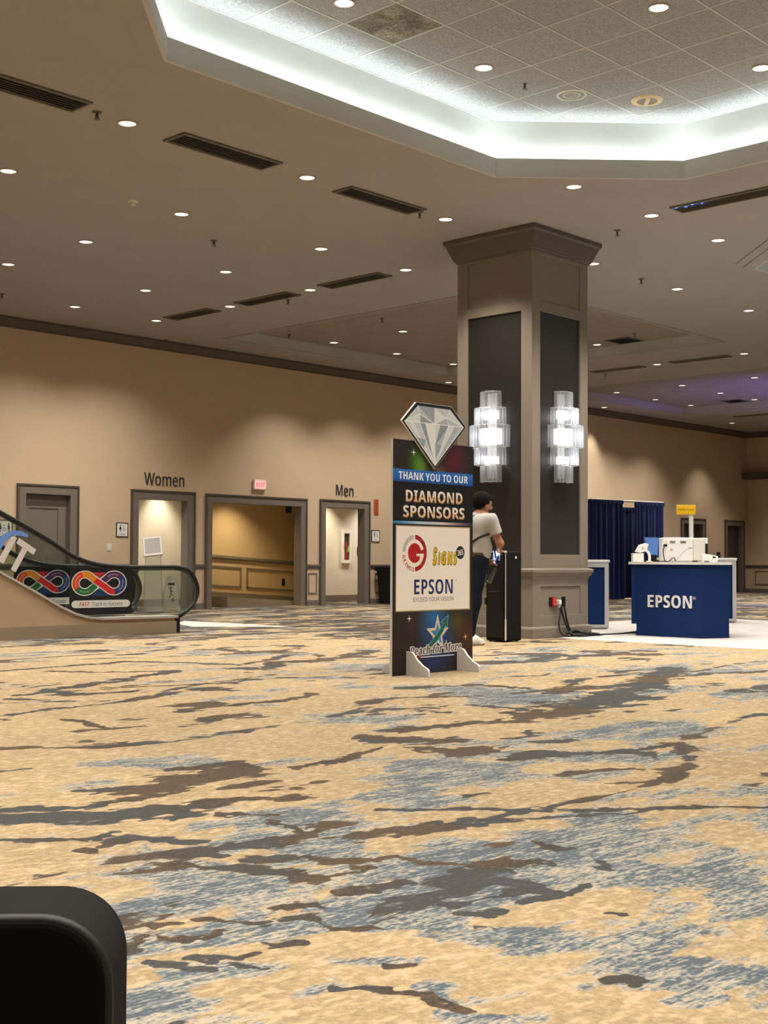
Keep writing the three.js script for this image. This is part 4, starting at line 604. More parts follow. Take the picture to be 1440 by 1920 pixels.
// ---------- sponsor board ----------
const starPath = (g, x, y, R, r, n, a0 = -Math.PI / 2) => { g.beginPath(); for (let i = 0; i < n * 2; i++) { const q = i % 2 ? r : R, a = a0 + i * Math.PI / n; g[i ? 'lineTo' : 'moveTo'](x + q * Math.cos(a), y + q * Math.sin(a)); } g.closePath(); };
function boardPrint(g, W, H) {
  const sx = W / 1000, sy = H / 1890; g.scale(sx, sy);
  g.fillStyle = '#121318'; g.fillRect(0, 0, 1000, 1890);
  const glow = (x, y, r, c) => { const q = g.createRadialGradient(x, y, 0, x, y, r); q.addColorStop(0, c); q.addColorStop(1, c.replace(/[\d.]+\)$/, '0)')); g.fillStyle = q; g.fillRect(x - r, y - r, 2 * r, 2 * r); };
  g.save(); g.beginPath(); g.rect(0, 0, 1000, 240); g.clip(); g.fillStyle = '#2a2422'; g.fillRect(0, 0, 1000, 240); g.fillStyle = '#24262c'; g.fillRect(820, 0, 180, 240);
  glow(300, 170, 150, 'rgba(70,140,30,0.85)'); glow(330, 230, 110, 'rgba(150,190,60,0.5)'); glow(760, 130, 210, 'rgba(105,25,45,0.85)'); glow(560, 260, 110, 'rgba(190,150,110,0.5)'); g.restore();
  g.save(); g.beginPath(); g.rect(0, 1370, 1000, 520); g.clip(); g.fillStyle = '#1c1315'; g.fillRect(0, 1370, 1000, 520);
  glow(500, 1450, 240, 'rgba(20,130,175,0.95)'); glow(560, 1600, 300, 'rgba(20,70,150,0.9)'); glow(480, 1790, 260, 'rgba(16,44,105,0.85)'); glow(240, 1480, 150, 'rgba(70,30,45,0.6)'); glow(800, 1480, 150, 'rgba(90,90,20,0.7)'); glow(930, 1600, 200, 'rgba(90,35,18,0.7)'); g.restore();
  let sd = 99; const q = () => { sd = (sd * 16807) % 2147483647; return sd / 2147483647; };
  for (let i = 0; i < 150; i++) { const top = i < 60, x = q() * 1000, y = top ? q() * 235 : 1385 + q() * 490; g.fillStyle = `rgba(${215 + q() * 40},${190 + q() * 50},${185 + q() * 60},${0.25 + 0.6 * q()})`; g.beginPath(); g.arc(x, y, 1 + 3.4 * q() * q(), 0, 7); g.fill(); }
  g.fillStyle = '#f2efd8'; starPath(g, 245, 95, 34, 6, 4); g.fill(); g.fillStyle = '#fff3e8'; starPath(g, 200, 1440, 32, 6, 4); g.fill(); g.fillStyle = '#ffd28a'; starPath(g, 905, 1612, 30, 6, 4); g.fill(); g.fillStyle = '#c6e2ff'; starPath(g, 655, 1640, 18, 4, 4); g.fill();
  let lg = g.createLinearGradient(0, 236, 0, 340); lg.addColorStop(0, '#2f6cb5'); lg.addColorStop(0.5, '#2561b0'); lg.addColorStop(1, '#174d94'); g.fillStyle = lg; g.fillRect(0, 236, 1000, 102);
  g.textAlign = 'center'; g.fillStyle = '#e8eef8'; const fit = (s, font, x, y, w, h, px) => { g.save(); g.font = font; const m = g.measureText(s).width; g.translate(x, y); g.scale(w / m, h / (px * 0.716)); g.fillText(s, 0, 0); g.restore(); };
  fit('THANK YOU TO OUR', 'bold 80px sans-serif', 500, 319, 868, 62, 80);
  const shiny = (s, x, y, w, h) => { g.save(); g.font = 'bold 120px sans-serif'; const m = g.measureText(s).width; g.translate(x, y); g.scale(w / m, h / 86); const a = g.createLinearGradient(0, -86, 0, 0); a.addColorStop(0, '#efe9e2'); a.addColorStop(0.45, '#e9e2d8'); a.addColorStop(0.62, '#d9a878'); a.addColorStop(0.75, '#ead6b8'); a.addColorStop(1, '#c99a68'); g.fillStyle = '#8a6242'; g.fillText(s, 4, 5); g.fillStyle = a; g.fillText(s, 0, 0); g.restore(); };
  shiny('DIAMOND', 505, 495, 730, 92); shiny('SPONSORS', 505, 622, 780, 92);
  lg = g.createLinearGradient(0, 0, 1000, 0); lg.addColorStop(0, '#2c6fae'); lg.addColorStop(0.3, '#9fc4dc'); lg.addColorStop(0.6, '#d8cfc8'); lg.addColorStop(1, '#3a2a3a'); g.fillStyle = lg; g.fillRect(0, 654, 1000, 22);
  g.fillStyle = '#6a5a3e'; g.fillRect(32, 686, 936, 700); g.fillStyle = '#b8a684'; g.fillRect(37, 691, 926, 690); g.fillStyle = '#efe7de'; g.fillRect(45, 698, 910, 676);
  const px = (x) => 45 + (x - 130) / 1125 * 910, py = (y) => 698 + (y - 58) / 1290 * 676;
  { // ring logo
    const cx = px(398), cy = py(466), R = 148, w = 36; g.lineWidth = w; g.strokeStyle = '#9c1f22'; g.beginPath(); g.arc(cx, cy, R - w / 2, -1.53, 1.53); g.stroke();
    g.strokeStyle = '#b9b6b0'; g.beginPath(); g.arc(cx, cy, R - w / 2, Math.PI * 1.02, Math.PI * 1.47); g.stroke();
    g.fillStyle = '#b01a1c'; g.beginPath(); g.arc(cx, cy, 80, 0, 7); g.fill(); g.fillStyle = '#9c1f22'; g.beginPath(); g.arc(cx, cy, 116, -0.27, 0.05); g.arc(cx, cy, 70, 0.05, -0.27, true); g.fill();
    g.fillStyle = '#efe7de'; g.fillRect(cx + 22, cy + 5, 84, 20); g.beginPath(); g.moveTo(cx + 106, cy + 5); g.lineTo(cx + 106, cy + 30); g.lineTo(cx + 60, cy + 62); g.lineTo(cx + 66, cy + 25); g.fill();
    g.fillStyle = '#a8242a'; g.font = 'bold 44px sans-serif'; 'GRIMCO'.split('').forEach((c, i) => { const a = Math.PI * (0.93 - i * 0.076); g.save(); g.translate(cx + Math.cos(a) * 136, cy + Math.sin(a) * 136); g.rotate(a - Math.PI / 2); g.fillText(c, 0, 14); g.restore(); }); }
  { const x = px(850), y = py(630); g.save(); g.font = 'bold 110px sans-serif'; g.translate(x, y); g.transform(1, 0, -0.06, 1, 0, 0);
    const draw = (s, dx, h, w) => { g.save(); g.translate(dx, 0); g.scale(w, h); g.lineJoin = 'round'; g.strokeStyle = '#6b5a12'; g.lineWidth = 16; g.strokeText(s, 3, 2); g.fillStyle = '#d8b21c'; g.strokeStyle = '#e4c52e'; g.lineWidth = 5; g.strokeText(s, 0, 0); g.fillText(s, 0, 0); g.restore(); };
    draw('S', -122, 1.62, 0.82); draw('i', -70, 1.1, 0.8); draw('G', -12, 1.22, 0.86); draw('N', 70, 1.22, 0.78); draw('S', 136, 1.2, 0.74); g.restore(); g.save(); g.translate(px(1108), py(450)); g.fillStyle = '#23272c'; g.beginPath(); g.arc(0, 0, 55, 0, 7); g.fill(); g.fillStyle = '#e8e4de'; g.font = 'bold 54px sans-serif'; g.rotate(-0.12); g.scale(0.9, 1.2); g.fillText('365', 0, 19); g.restore(); }
  g.fillStyle = '#1d2b63'; fit('EPSON', 'bold 140px sans-serif', px(690), py(1103), 510, 120, 140); g.font = '20px sans-serif'; g.fillText('®', px(1040), py(905)); g.fillStyle = '#45465a'; fit('EXCEED YOUR VISION', '44px sans-serif', px(690), py(1215), 512, 34, 44);
  // star emblem
  g.save(); g.translate(548, 1578); g.scale(1, 1.12); g.lineJoin = 'miter'; g.lineWidth = 19; g.strokeStyle = '#e3dbd2'; starPath(g, 0, 0, 118, 48, 5); g.fillStyle = '#2878a8'; g.fill(); g.stroke(); g.lineWidth = 7; g.strokeStyle = '#c9a27c'; starPath(g, 0, 0, 118, 48, 5); g.stroke(); g.restore();
  g.fillStyle = '#155a52'; g.beginPath(); g.moveTo(285, 1745); g.quadraticCurveTo(470, 1660, 620, 1490); g.lineTo(592, 1480); g.lineTo(682, 1425); g.lineTo(668, 1530); g.lineTo(645, 1512); g.quadraticCurveTo(540, 1690, 285, 1745); g.fill(); g.strokeStyle = '#5db0a0'; g.lineWidth = 6; g.stroke();
  g.font = 'italic bold 104px serif'; g.save(); g.translate(525, 1728); g.rotate(-0.03); g.scale(0.80, 0.86); g.lineWidth = 20; g.lineJoin = 'round'; g.strokeStyle = '#ded8d4'; g.strokeText('Reach for More', 0, 0); g.fillStyle = '#20242c'; g.fillText('Reach for More', 0, 0); g.restore();
  g.fillStyle = '#d8dbe2'; g.fillRect(330, 1752, 430, 9); g.fillStyle = '#c33'; g.beginPath(); g.arc(330, 1750, 13, 0, 7); g.fill();
}
{
  const t = thing('sponsor_board', 'tall printed sponsor board thanking the diamond sponsors with a white logo panel', 'sign board', [7.98, 0, -6.98]);
  const body = part('foam_panel', box(-0.5, 0.5, 0, 1.89, -0.012, 0.012), std(lin(0.72, 0.71, 0.69), 0.7), t);
  const f = new THREE.PlaneGeometry(1, 1.89); f.translate(0, 0.945, 0.0125); part('printed_face', f, std(0xffffff, 0.45, { map: canvasTex(1084, 2048, boardPrint) }), body);
  // cut-out diamond on the top edge: outline traced on the board's own plane
  const D = [[-0.40, 2.04], [-0.235, 2.195], [0.19, 2.195], [0.37, 2.045], [-0.01, 1.685]];
  const top = part('diamond_cutout', extrude(D.map(([x, y]) => [(x + 0.01) * 1.05 - 0.01, (y - 1.99) * 1.05 + 1.99]), 0.014).translate(0, 0, 0.014), std(lin(0.7, 0.69, 0.68), 0.7), t);
  const df = new THREE.ShapeGeometry(shapeOf(D.map(([x, y]) => [(x + 0.01) * 1.035 - 0.01, (y - 1.99) * 1.035 + 1.99]))); const U = df.attributes.position, uv = df.attributes.uv; for (let i = 0; i < U.count; i++) uv.setXY(i, (U.getX(i) + 0.45) / 0.9, (U.getY(i) - 1.64) / 0.6); df.translate(0, 0, 0.0295);
  part('diamond_print', df, std(0xffffff, 0.4, { map: canvasTex(768, 512, (g) => {
    const P = (x, y) => [(x + 0.45) / 0.9 * 768, 512 - (y - 1.64) / 0.6 * 512], poly = (c, ...pts) => { g.fillStyle = c; g.beginPath(); pts.forEach((p, i) => g[i ? 'lineTo' : 'moveTo'](...P(...p))); g.fill(); };
    g.fillStyle = '#23242a'; g.fillRect(0, 0, 768, 512);
    const A = [-0.385, 2.04], B = [-0.225, 2.178], C = [0.18, 2.178], E = [0.355, 2.045], Z = [-0.01, 1.70], m = (a, b, k) => [a[0] + (b[0] - a[0]) * k, a[1] + (b[1] - a[1]) * k];
    const g1 = m(A, E, 0.25), g2 = m(A, E, 0.5), g3 = m(A, E, 0.74), t1 = m(B, C, 0.25), t2 = m(B, C, 0.52), t3 = m(B, C, 0.8), c1 = [-0.20, 2.11], c2 = [0.13, 2.105];
    poly('#aeb6ba', A, B, C, E, Z); poly('#c4cacc', A, B, c1); poly('#d3d7d6', A, c1, g1); poly('#8f999f', c1, g1, g2); poly('#b9c0c2', B, c1, g2, t2); poly('#98a2a8', B, t2, g2); poly('#d6dad9', t2, c2, g2); poly('#a6afb4', g2, c2, g3); poly('#c0c7ca', C, c2, t2); poly('#cfd4d4', C, E, c2); poly('#b2bac0', c2, E, g3);
    poly('#c3c9cc', A, g1, Z); poly('#d9dcda', m(A, g1, 0.3), m(A, g1, 0.55), Z); poly('#8d979f', g1, m(g1, g2, 0.5), m(g1, Z, 0.75)); poly('#e0e2df', m(g1, g2, 0.35), g2, Z); poly('#cfd3d3', g2, m(g2, g3, 0.5), Z); poly('#858f98', m(g2, g3, 0.4), g3, m(g2, Z, 0.55)); poly('#d5d9d8', g3, m(g3, E, 0.4), Z); poly('#a9b1b7', m(g3, E, 0.4), m(g3, E, 0.75), m(E, Z, 0.7)); poly('#b8c0c4', m(g3, E, 0.75), E, Z); poly('#9aa4ac', m(g2, Z, 0.45), m(g3, Z, 0.5), m(g2, Z, 0.85)); poly('#939da6', m(A, Z, 0.35), m(g1, Z, 0.4), m(A, Z, 0.62));
    g.strokeStyle = '#eceeea'; g.lineWidth = 5; const line = (...pts) => { g.beginPath(); pts.forEach((p, i) => g[i ? 'lineTo' : 'moveTo'](...P(...p))); g.stroke(); }; line(A, E); line(A, c1, g1, Z); line(c1, B); line(g2, c1); line(t2, g2, Z); line(g2, c2, g3, Z); line(c2, C); line(c2, E); g.lineWidth = 6; line(A, Z, E);
  }) }), top);
  const footShape = [[0, 0], [0.235, 0], [0.235, 0.045], [0.22, 0.062], [0.17, 0.085], [0.11, 0.13], [0.072, 0.176], [0.05, 0.188], [0, 0.19]];
  const fg = extrude(footShape, 0.022); fg.translate(0, 0, -0.011); fg.rotateY(-Math.PI / 2);
  for (const x of [-0.325, 0.305]) { part('foot', fg, M.whitePlastic, t, [x, 0, 0.013]); part('foot', fg, M.whitePlastic, t, [x, 0, -0.013], Math.PI); }
}

// ---------- black upright case beside the column ----------
{
  const t = thing('upright_case', 'tall black upright equipment case with silver edges beside the column', 'case', [11.66, 0, -9.12], 0.0), w = 0.15, d = 0.145, h = 1.03;
  part('case_body', rbox(-w, w, 0.012, h, -d, d, 0.022, 3), M.blackMatt, t);
  part('lid_panel', rbox(-w - 0.006, -w + 0.004, 0.05, h - 0.04, -d + 0.03, d - 0.03, 0.004), M.black, t);
  part('edge_strip', merge([rbox(-w - 0.004, -w + 0.008, 0.03, h - 0.03, d - 0.008, d + 0.002, 0.003), rbox(-w - 0.006, -w + 0.012, h - 0.014, h + 0.003, -d + 0.02, d - 0.02, 0.004)]), M.alu, t);
  part('corner_cap', merge([rbox(-w - 0.007, -w + 0.02, h - 0.025, h + 0.004, d - 0.02, d + 0.005, 0.007), rbox(-w - 0.006, -w + 0.012, 0.02, 0.26, d - 0.012, d + 0.004, 0.004)]), M.offWhite, t);
  part('maker_badge', cyl(0.017, 0.017, 0.006, 0, 0, 0, 6).rotateX(Math.PI / 2), M.offWhite, t, [0.035, h - 0.07, d + 0.002]);
  part('shelf_line', rbox(-w - 0.010, -w, h - 0.47, h - 0.455, -d + 0.05, d - 0.08, 0.003), M.rubber, t);
  part('latch', rbox(-w - 0.012, -w + 0.02, 0.42, 0.5, -d - 0.014, -d + 0.004, 0.004), M.darkSteel, t);
  for (const [x, z] of [[-1, -1], [1, -1], [-1, 1], [1, 1]]) part('foot', cyl(0.018, 0.016, 0.014, x * 0.11, 0.007, z * 0.1, 12), M.rubber, t);
}
{ const t = thing('power_cable', 'black cord looping behind the man from the case to the column base', 'cord', [11.6, 0, -9.4]); part('cable', tube([[0.0, 0.30, -0.10], [0.02, 0.28, -0.22], [0.1, 0.22, -0.3], [0.28, 0.22, -0.36], [0.45, 0.3, -0.5]], 0.008, 40, 6), M.rubber, t); part('lower_cable', tube([[0.0, 0.10, -0.11], [0.1, 0.10, -0.26], [0.34, 0.10, -0.42], [0.56, 0.11, -0.62]], 0.012, 40, 6), M.rubber, t); }

// ---------- the man ----------
const smin = (a, b, k) => { const h = Math.max(k - Math.abs(a - b), 0) / k; return Math.min(a, b) - h * h * k * 0.25; };
const cap = (p, q, r0, r1 = r0) => { // tapered capsule
  const d = [q[0] - p[0], q[1] - p[1], q[2] - p[2]], L = d[0] * d[0] + d[1] * d[1] + d[2] * d[2];
  return (x, y, z) => { const a = x - p[0], b = y - p[1], c = z - p[2], t = Math.min(1, Math.max(0, (a * d[0] + b * d[1] + c * d[2]) / L)); return Math.hypot(a - d[0] * t, b - d[1] * t, c - d[2] * t) - (r0 + (r1 - r0) * t); };
};
const ell = (c, r) => (x, y, z) => { const a = (x - c[0]) / r[0], b = (y - c[1]) / r[1], d = (z - c[2]) / r[2], k = Math.hypot(a, b, d); return (k - 1) * Math.min(...r); };
const blend = (k, ...f) => (x, y, z) => { let v = f[0](x, y, z); for (let i = 1; i < f.length; i++) v = smin(v, f[i](x, y, z), k); return v; };
const cutBy = (f, g) => (x, y, z) => Math.max(f(x, y, z), g(x, y, z));
function surface(f, lo, hi, h) { // naive surface nets
  const n = [0, 1, 2].map((i) => Math.ceil((hi[i] - lo[i]) / h) + 1), [nx, ny, nz] = n, v = new Float32Array(nx * ny * nz), id = new Int32Array(nx * ny * nz).fill(-1), pos = [], idx = [];
  const I = (x, y, z) => x + nx * (y + ny * z);
  for (let z = 0; z < nz; z++) for (let y = 0; y < ny; y++) for (let x = 0; x < nx; x++) v[I(x, y, z)] = f(lo[0] + x * h, lo[1] + y * h, lo[2] + z * h);
  const C = [[0, 0, 0], [1, 0, 0], [0, 1, 0], [1, 1, 0], [0, 0, 1], [1, 0, 1], [0, 1, 1], [1, 1, 1]], Ed = [[0, 1], [2, 3], [4, 5], [6, 7], [0, 2], [1, 3], [4, 6], [5, 7], [0, 4], [1, 5], [2, 6], [3, 7]];
  for (let z = 0; z < nz - 1; z++) for (let y = 0; y < ny - 1; y++) for (let x = 0; x < nx - 1; x++) {
    const c = C.map(([a, b, d]) => v[I(x + a, y + b, z + d)]); let s = 0; for (const q of c) if (q < 0) s++; if (s === 0 || s === 8) continue;
    let px = 0, py = 0, pz = 0, m = 0;
    for (const [a, b] of Ed) if ((c[a] < 0) !== (c[b] < 0)) { const t = c[a] / (c[a] - c[b]); px += C[a][0] + t * (C[b][0] - C[a][0]); py += C[a][1] + t * (C[b][1] - C[a][1]); pz += C[a][2] + t * (C[b][2] - C[a][2]); m++; }
    id[I(x, y, z)] = pos.length / 3; pos.push(lo[0] + (x + px / m) * h, lo[1] + (y + py / m) * h, lo[2] + (z + pz / m) * h);
  }
  const quad = (a, b, c, d, flip) => { if (a < 0 || b < 0 || c < 0 || d < 0) return; flip ? idx.push(a, c, b, a, d, c) : idx.push(a, b, c, a, c, d); };
  for (let z = 1; z < nz - 1; z++) for (let y = 1; y < ny - 1; y++) for (let x = 1; x < nx - 1; x++) {
    const q = v[I(x, y, z)] < 0;
    if (q !== (v[I(x + 1, y, z)] < 0)) quad(id[I(x, y - 1, z - 1)], id[I(x, y, z - 1)], id[I(x, y, z)], id[I(x, y - 1, z)], !q);
    if (q !== (v[I(x, y + 1, z)] < 0)) quad(id[I(x - 1, y, z - 1)], id[I(x - 1, y, z)], id[I(x, y, z)], id[I(x, y, z - 1)], !q);
    if (q !== (v[I(x, y, z + 1)] < 0)) quad(id[I(x - 1, y - 1, z)], id[I(x, y - 1, z)], id[I(x, y, z)], id[I(x - 1, y, z)], !q);
  }
  const g = new THREE.BufferGeometry(); g.setAttribute('position', new THREE.Float32BufferAttribute(pos, 3)); g.setAttribute('uv', new THREE.Float32BufferAttribute(new Float32Array(pos.length / 3 * 2), 2)); g.setIndex(idx); g.computeVertexNormals(); return g;
}
{
  // own axes: x to the picture's right, y up, z towards the camera; he faces right and a little away
  const t = thing('person', 'man in grey polo shirt and navy trousers bending over the black case with a phone', 'person', [10.97, 0, -8.91], -YAW);
  const F = [0.87, 0, -0.5], S = [0.5, 0, 0.87]; // facing, his right-hand side
  const P = (b, f, s, y) => [b[0] + F[0] * f + S[0] * s, y, b[2] + F[2] * f + S[2] * s];
  const O = [-0.055, 0, 0.0], Cst = [-0.02, 0, 0.0], N = [0.0, 0, 0];
  const sR = P(Cst, 0.03, 0.185, 1.365), sL = P(Cst, 0.05, -0.185, 1.365), eR = [0.205, 1.105, 0.13], wR = [0.222, 1.045, -0.10], eL = P(Cst, 0.14, -0.24, 1.08), wL = [0.075, 0.925, -0.10];
  const hipR = P(O, 0.0, 0.09, 0.9), hipL = P(O, 0.0, -0.09, 0.9), kR = [-0.07, 0.49, 0.10], kL = P(O, 0.05, -0.13, 0.49), aR = [-0.125, 0.09, 0.11], aL = P(O, -0.05, -0.15, 0.09);
  const head = [0.028, 1.545, -0.005];
  const hf = (f, s, y) => P(head, f, s, 0)[0], H3 = (f, s, dy) => { const q = P(head, f, s, 0); return [q[0], head[1] + dy, q[2]]; };
  // bent head: down along the facing direction
  const skull = ell(H3(-0.012, 0, 0.03), [0.098, 0.092, 0.085]), face = ell(H3(0.038, 0, -0.035), [0.066, 0.088, 0.066]), jaw = cap(H3(0.05, 0, -0.085), H3(0.072, 0, -0.098), 0.034, 0.026), nose = cap(H3(0.098, 0, -0.012), H3(0.118, 0, -0.042), 0.009, 0.015), brow = cap(H3(0.088, 0.03, 0.012), H3(0.088, -0.03, 0.012), 0.012);
  const ears = [1, -1].map((s) => ell(H3(0.0, s * 0.082, -0.025), [0.022, 0.032, 0.014])), neck = cap([-0.012, 1.39, 0.0], H3(0.0, 0, -0.06), 0.062, 0.056), lips = cap(H3(0.096, 0.018, -0.068), H3(0.096, -0.018, -0.068), 0.009);
  const eyes = [1, -1].map((s) => ell(H3(0.088, s * 0.03, -0.008), [0.012, 0.008, 0.012]));
  const torso = blend(0.10, cap(P(Cst, 0.0, 0.08, 1.30), P(Cst, 0.0, -0.08, 1.30), 0.115), cap(P(Cst, 0, 0.06, 1.12), P(O, 0.02, 0.05, 0.95), 0.105, 0.105), cap(P(Cst, 0, -0.06, 1.12), P(O, 0.02, -0.05, 0.95), 0.105, 0.105), cap([-0.03, 1.36, 0], [-0.012, 1.41, 0], 0.075, 0.062), cap(sR, sL, 0.058));
  const legs = blend(0.05, cap(hipR, kR, 0.078, 0.052), cap(kR, aR, 0.05, 0.036), cap(hipL, kL, 0.078, 0.052), cap(kL, aL, 0.05, 0.036));
  const armR = blend(0.03, cap(sR, eR, 0.054, 0.043), cap(eR, wR, 0.042, 0.03)), armL = blend(0.03, cap(sL, eL, 0.05, 0.041), cap(eL, wL, 0.04, 0.029));
  const fingers = (w, list, palm) => blend(0.008, ...palm, ...list.map(([a, b, c, r]) => blend(0.004, cap(a, b, r, r * 0.92), cap(b, c, r * 0.92, r * 0.78))));
  // right hand: above the phone, fingers bent down over its upper edge
  const hr = wR, palmR = [cap([hr[0], hr[1] - 0.01, hr[2]], [hr[0] - 0.012, hr[1] - 0.028, hr[2] - 0.05], 0.024, 0.026), cap([hr[0] - 0.02, hr[1] - 0.02, hr[2] - 0.05], [hr[0] + 0.022, hr[1] - 0.02, hr[2] - 0.05], 0.018)];
  const fR = [-0.028, -0.009, 0.011, 0.03].map((o, i) => [[hr[0] + o, hr[1] - 0.025, hr[2] - 0.055], [hr[0] + o - 0.006, hr[1] - 0.04 - 0.004 * i, hr[2] - 0.088], [hr[0] + o - 0.014, hr[1] - 0.068 + 0.003 * i, hr[2] - 0.09], 0.0085]);
  fR.push([[hr[0] - 0.03, hr[1] - 0.02, hr[2] - 0.03], [hr[0] - 0.05, hr[1] - 0.035, hr[2] - 0.05], [hr[0] - 0.048, hr[1] - 0.055, hr[2] - 0.075], 0.0095]);
  // left hand: reaching forward, cupped under the phone
  const hl = wL, palmL = [cap(hl, [hl[0] + 0.055, hl[1] - 0.028, hl[2] + 0.005], 0.027, 0.028), cap([hl[0] + 0.055, hl[1] - 0.035, hl[2] - 0.025], [hl[0] + 0.058, hl[1] - 0.02, hl[2] + 0.03], 0.018)];
  const fL = [-0.024, -0.006, 0.013, 0.031].map((o, i) => [[hl[0] + 0.065, hl[1] - 0.033, hl[2] + o], [hl[0] + 0.098, hl[1] - 0.05 + 0.003 * i, hl[2] + o], [hl[0] + 0.122 - 0.006 * Math.abs(i - 1.5), hl[1] - 0.062 + 0.004 * i, hl[2] + o + 0.004], 0.0085]);
  fL.push([[hl[0] + 0.03, hl[1] - 0.005, hl[2] + 0.03], [hl[0] + 0.062, hl[1] + 0.004, hl[2] + 0.042], [hl[0] + 0.09, hl[1] - 0.006, hl[2] + 0.04], 0.0095]);
  const headF = blend(0.018, blend(0.04, skull, face, jaw, neck), nose, brow, lips, ...ears), bodyF = blend(0.03, headF, torso, legs, armR, armL);
  const skin = std(lin(0.34, 0.155, 0.09), 0.55);
  const bodyGeo = merge([surface(blend(0.02, blend(0.03, torso, legs, armR, armL, neck)), [-0.32, 0.02, -0.36], [0.34, 1.5, 0.34], 0.012), surface(headF, [-0.14, 1.37, -0.2], [0.2, 1.7, 0.2], 0.005),
    surface(fingers(wR, fR, palmR), [0.12, 0.94, -0.26], [0.30, 1.09, -0.04], 0.0035), surface(fingers(wL, fL, palmL), [0.03, 0.82, -0.18], [0.24, 0.98, 0.0], 0.0035)]);
  const body = part('body', bodyGeo, skin, t);
  part('eyes', surface(blend(0.002, ...eyes), [0.05, 1.5, -0.14], [0.18, 1.58, 0.1], 0.004), M.black, t);
  const grow = (f, d) => (x, y, z) => f(x, y, z) - d, wrinkle = (f, a, k) => (x, y, z) => f(x, y, z) + a * (vn(x * k + 50, y * k * 0.5 + z * k * 0.7 + 90) - 0.5);
  const plane = (p, n) => (x, y, z) => (x - p[0]) * n[0] + (y - p[1]) * n[1] + (z - p[2]) * n[2];
  const mid = (a, b, k) => a.map((v, i) => v + (b[i] - v) * k), unit = (a, b) => { const d = a.map((v, i) => b[i] - v), l = Math.hypot(...d); return d.map((v) => v / l); };
  const sleeve = (s, e) => cutBy(cap(s, e, 0.072, 0.068), plane(mid(s, e, 0.60), unit(s, e)));
  const shirtF = cutBy(wrinkle(blend(0.035, grow(torso, 0.017), sleeve(sR, eR), sleeve(sL, eL)), 0.014, 16), (x, y, z) => Math.max(0.955 - 0.10 * (x + 0.02) - y, y - 1.435));
  part('polo_shirt', surface(shirtF, [-0.36, 0.86, -0.4], [0.36, 1.48, 0.38], 0.009), std(lin(0.40, 0.385, 0.365), 0.9), t);
  part('collar', surface(cutBy(blend(0.02, cap([-0.035, 1.415, 0.0], [-0.02, 1.435, 0.0], 0.082, 0.072)), (x, y, z) => Math.max(1.395 - y, y - 1.447)), [-0.16, 1.36, -0.14], [0.12, 1.48, 0.14], 0.007), std(lin(0.46, 0.44, 0.42), 0.9), t);
  const trF = cutBy(wrinkle(blend(0.05, cap(hipR, kR, 0.098, 0.074), cap(kR, aR, 0.072, 0.060), cap(hipL, kL, 0.098, 0.074), cap(kL, aL, 0.072, 0.060), cap(P(O, 0.01, 0.055, 0.94), P(O, 0.01, -0.055, 0.94), 0.112)), 0.014, 14), (x, y, z) => Math.max(0.07 - y, y - 1.01));
  part('trousers', surface(trF, [-0.34, 0.04, -0.34], [0.2, 1.05, 0.34], 0.009), matte(lin(0.010, 0.0125, 0.023)), t);
  part('belt', surface(cutBy(cap(P(O, 0.01, 0.055, 0.99), P(O, 0.01, -0.055, 0.99), 0.122), (x, y, z) => Math.max(0.975 - y, y - 1.012)), [-0.3, 0.95, -0.28], [0.2, 1.03, 0.28], 0.007), std(lin(0.06, 0.03, 0.02), 0.5), t);
  const hairF = (x, y, z) => { const base = Math.min(skull(x, y, z), grow(face, -0.002)(x, y, z)) - 0.014 - 0.010 * (vn(x * 45, y * 45 + z * 60) - 0.5); const dx = x - head[0], dz = z - head[2], f = dx * F[0] + dz * F[2], s = Math.abs(dx * S[0] + dz * S[2]), dy = y - head[1]; const lim = f < -0.02 ? -0.062 : f < 0.03 ? (s > 0.06 ? -0.012 : 0.0) : 0.036; return Math.max(base, lim - dy, f - 0.088); };
  part('hair', surface(hairF, [-0.14, 1.43, -0.18], [0.2, 1.72, 0.18], 0.006), matte(lin(0.008, 0.006, 0.005)), t);
  const beardF = (x, y, z) => { const b = blend(0.03, face, jaw)(x, y, z) - 0.006; const dx = x - head[0], dz = z - head[2], f = dx * F[0] + dz * F[2], dy = y - head[1]; return Math.max(b, dy + 0.062 - 0.0 * f, -f + 0.005); };
  part('beard', surface(beardF, [-0.06, 1.38, -0.16], [0.2, 1.52, 0.14], 0.005), std(lin(0.022, 0.014, 0.01), 0.8), t);
  const shoe = (a, name) => { const toe = P([a[0], 0, a[2]], 0.155, 0.012, 0.035), heel = P([a[0], 0, a[2]], -0.05, 0, 0.035), mid0 = P([a[0], 0, a[2]], 0.06, 0.004, 0.055);
    const up = cutBy(blend(0.05, cap(heel, mid0, 0.046, 0.05), cap(mid0, toe, 0.05, 0.036), cap([a[0], 0.06, a[2]], [a[0], 0.115, a[2]], 0.052, 0.05)), (x, y, z) => Math.max(0.018 - y, y - 0.125));
    const s = part('shoe', surface(up, [a[0] - 0.16, -0.02, a[2] - 0.2], [a[0] + 0.26, 0.16, a[2] + 0.16], 0.006), M.whitePlastic, t);
    part('sole', surface(cutBy(blend(0.02, cap(heel, toe, 0.05, 0.042)), (x, y, z) => Math.max(0.001 - y, y - 0.03)), [a[0] - 0.16, -0.02, a[2] - 0.2], [a[0] + 0.26, 0.08, a[2] + 0.16], 0.006), std(lin(0.62, 0.6, 0.57), 0.7), s); };
  shoe(aR); shoe(aL);
  const band = (pts, w) => { const c = new THREE.CatmullRomCurve3(pts.map((p) => V(...p))); return new THREE.ExtrudeGeometry(shapeOf([[-0.004, -w], [0.004, -w], [0.004, w], [-0.004, w]]), { steps: 40, extrudePath: c, bevelEnabled: false }); };
  const strapM = std(lin(0.012, 0.012, 0.014), 0.7);
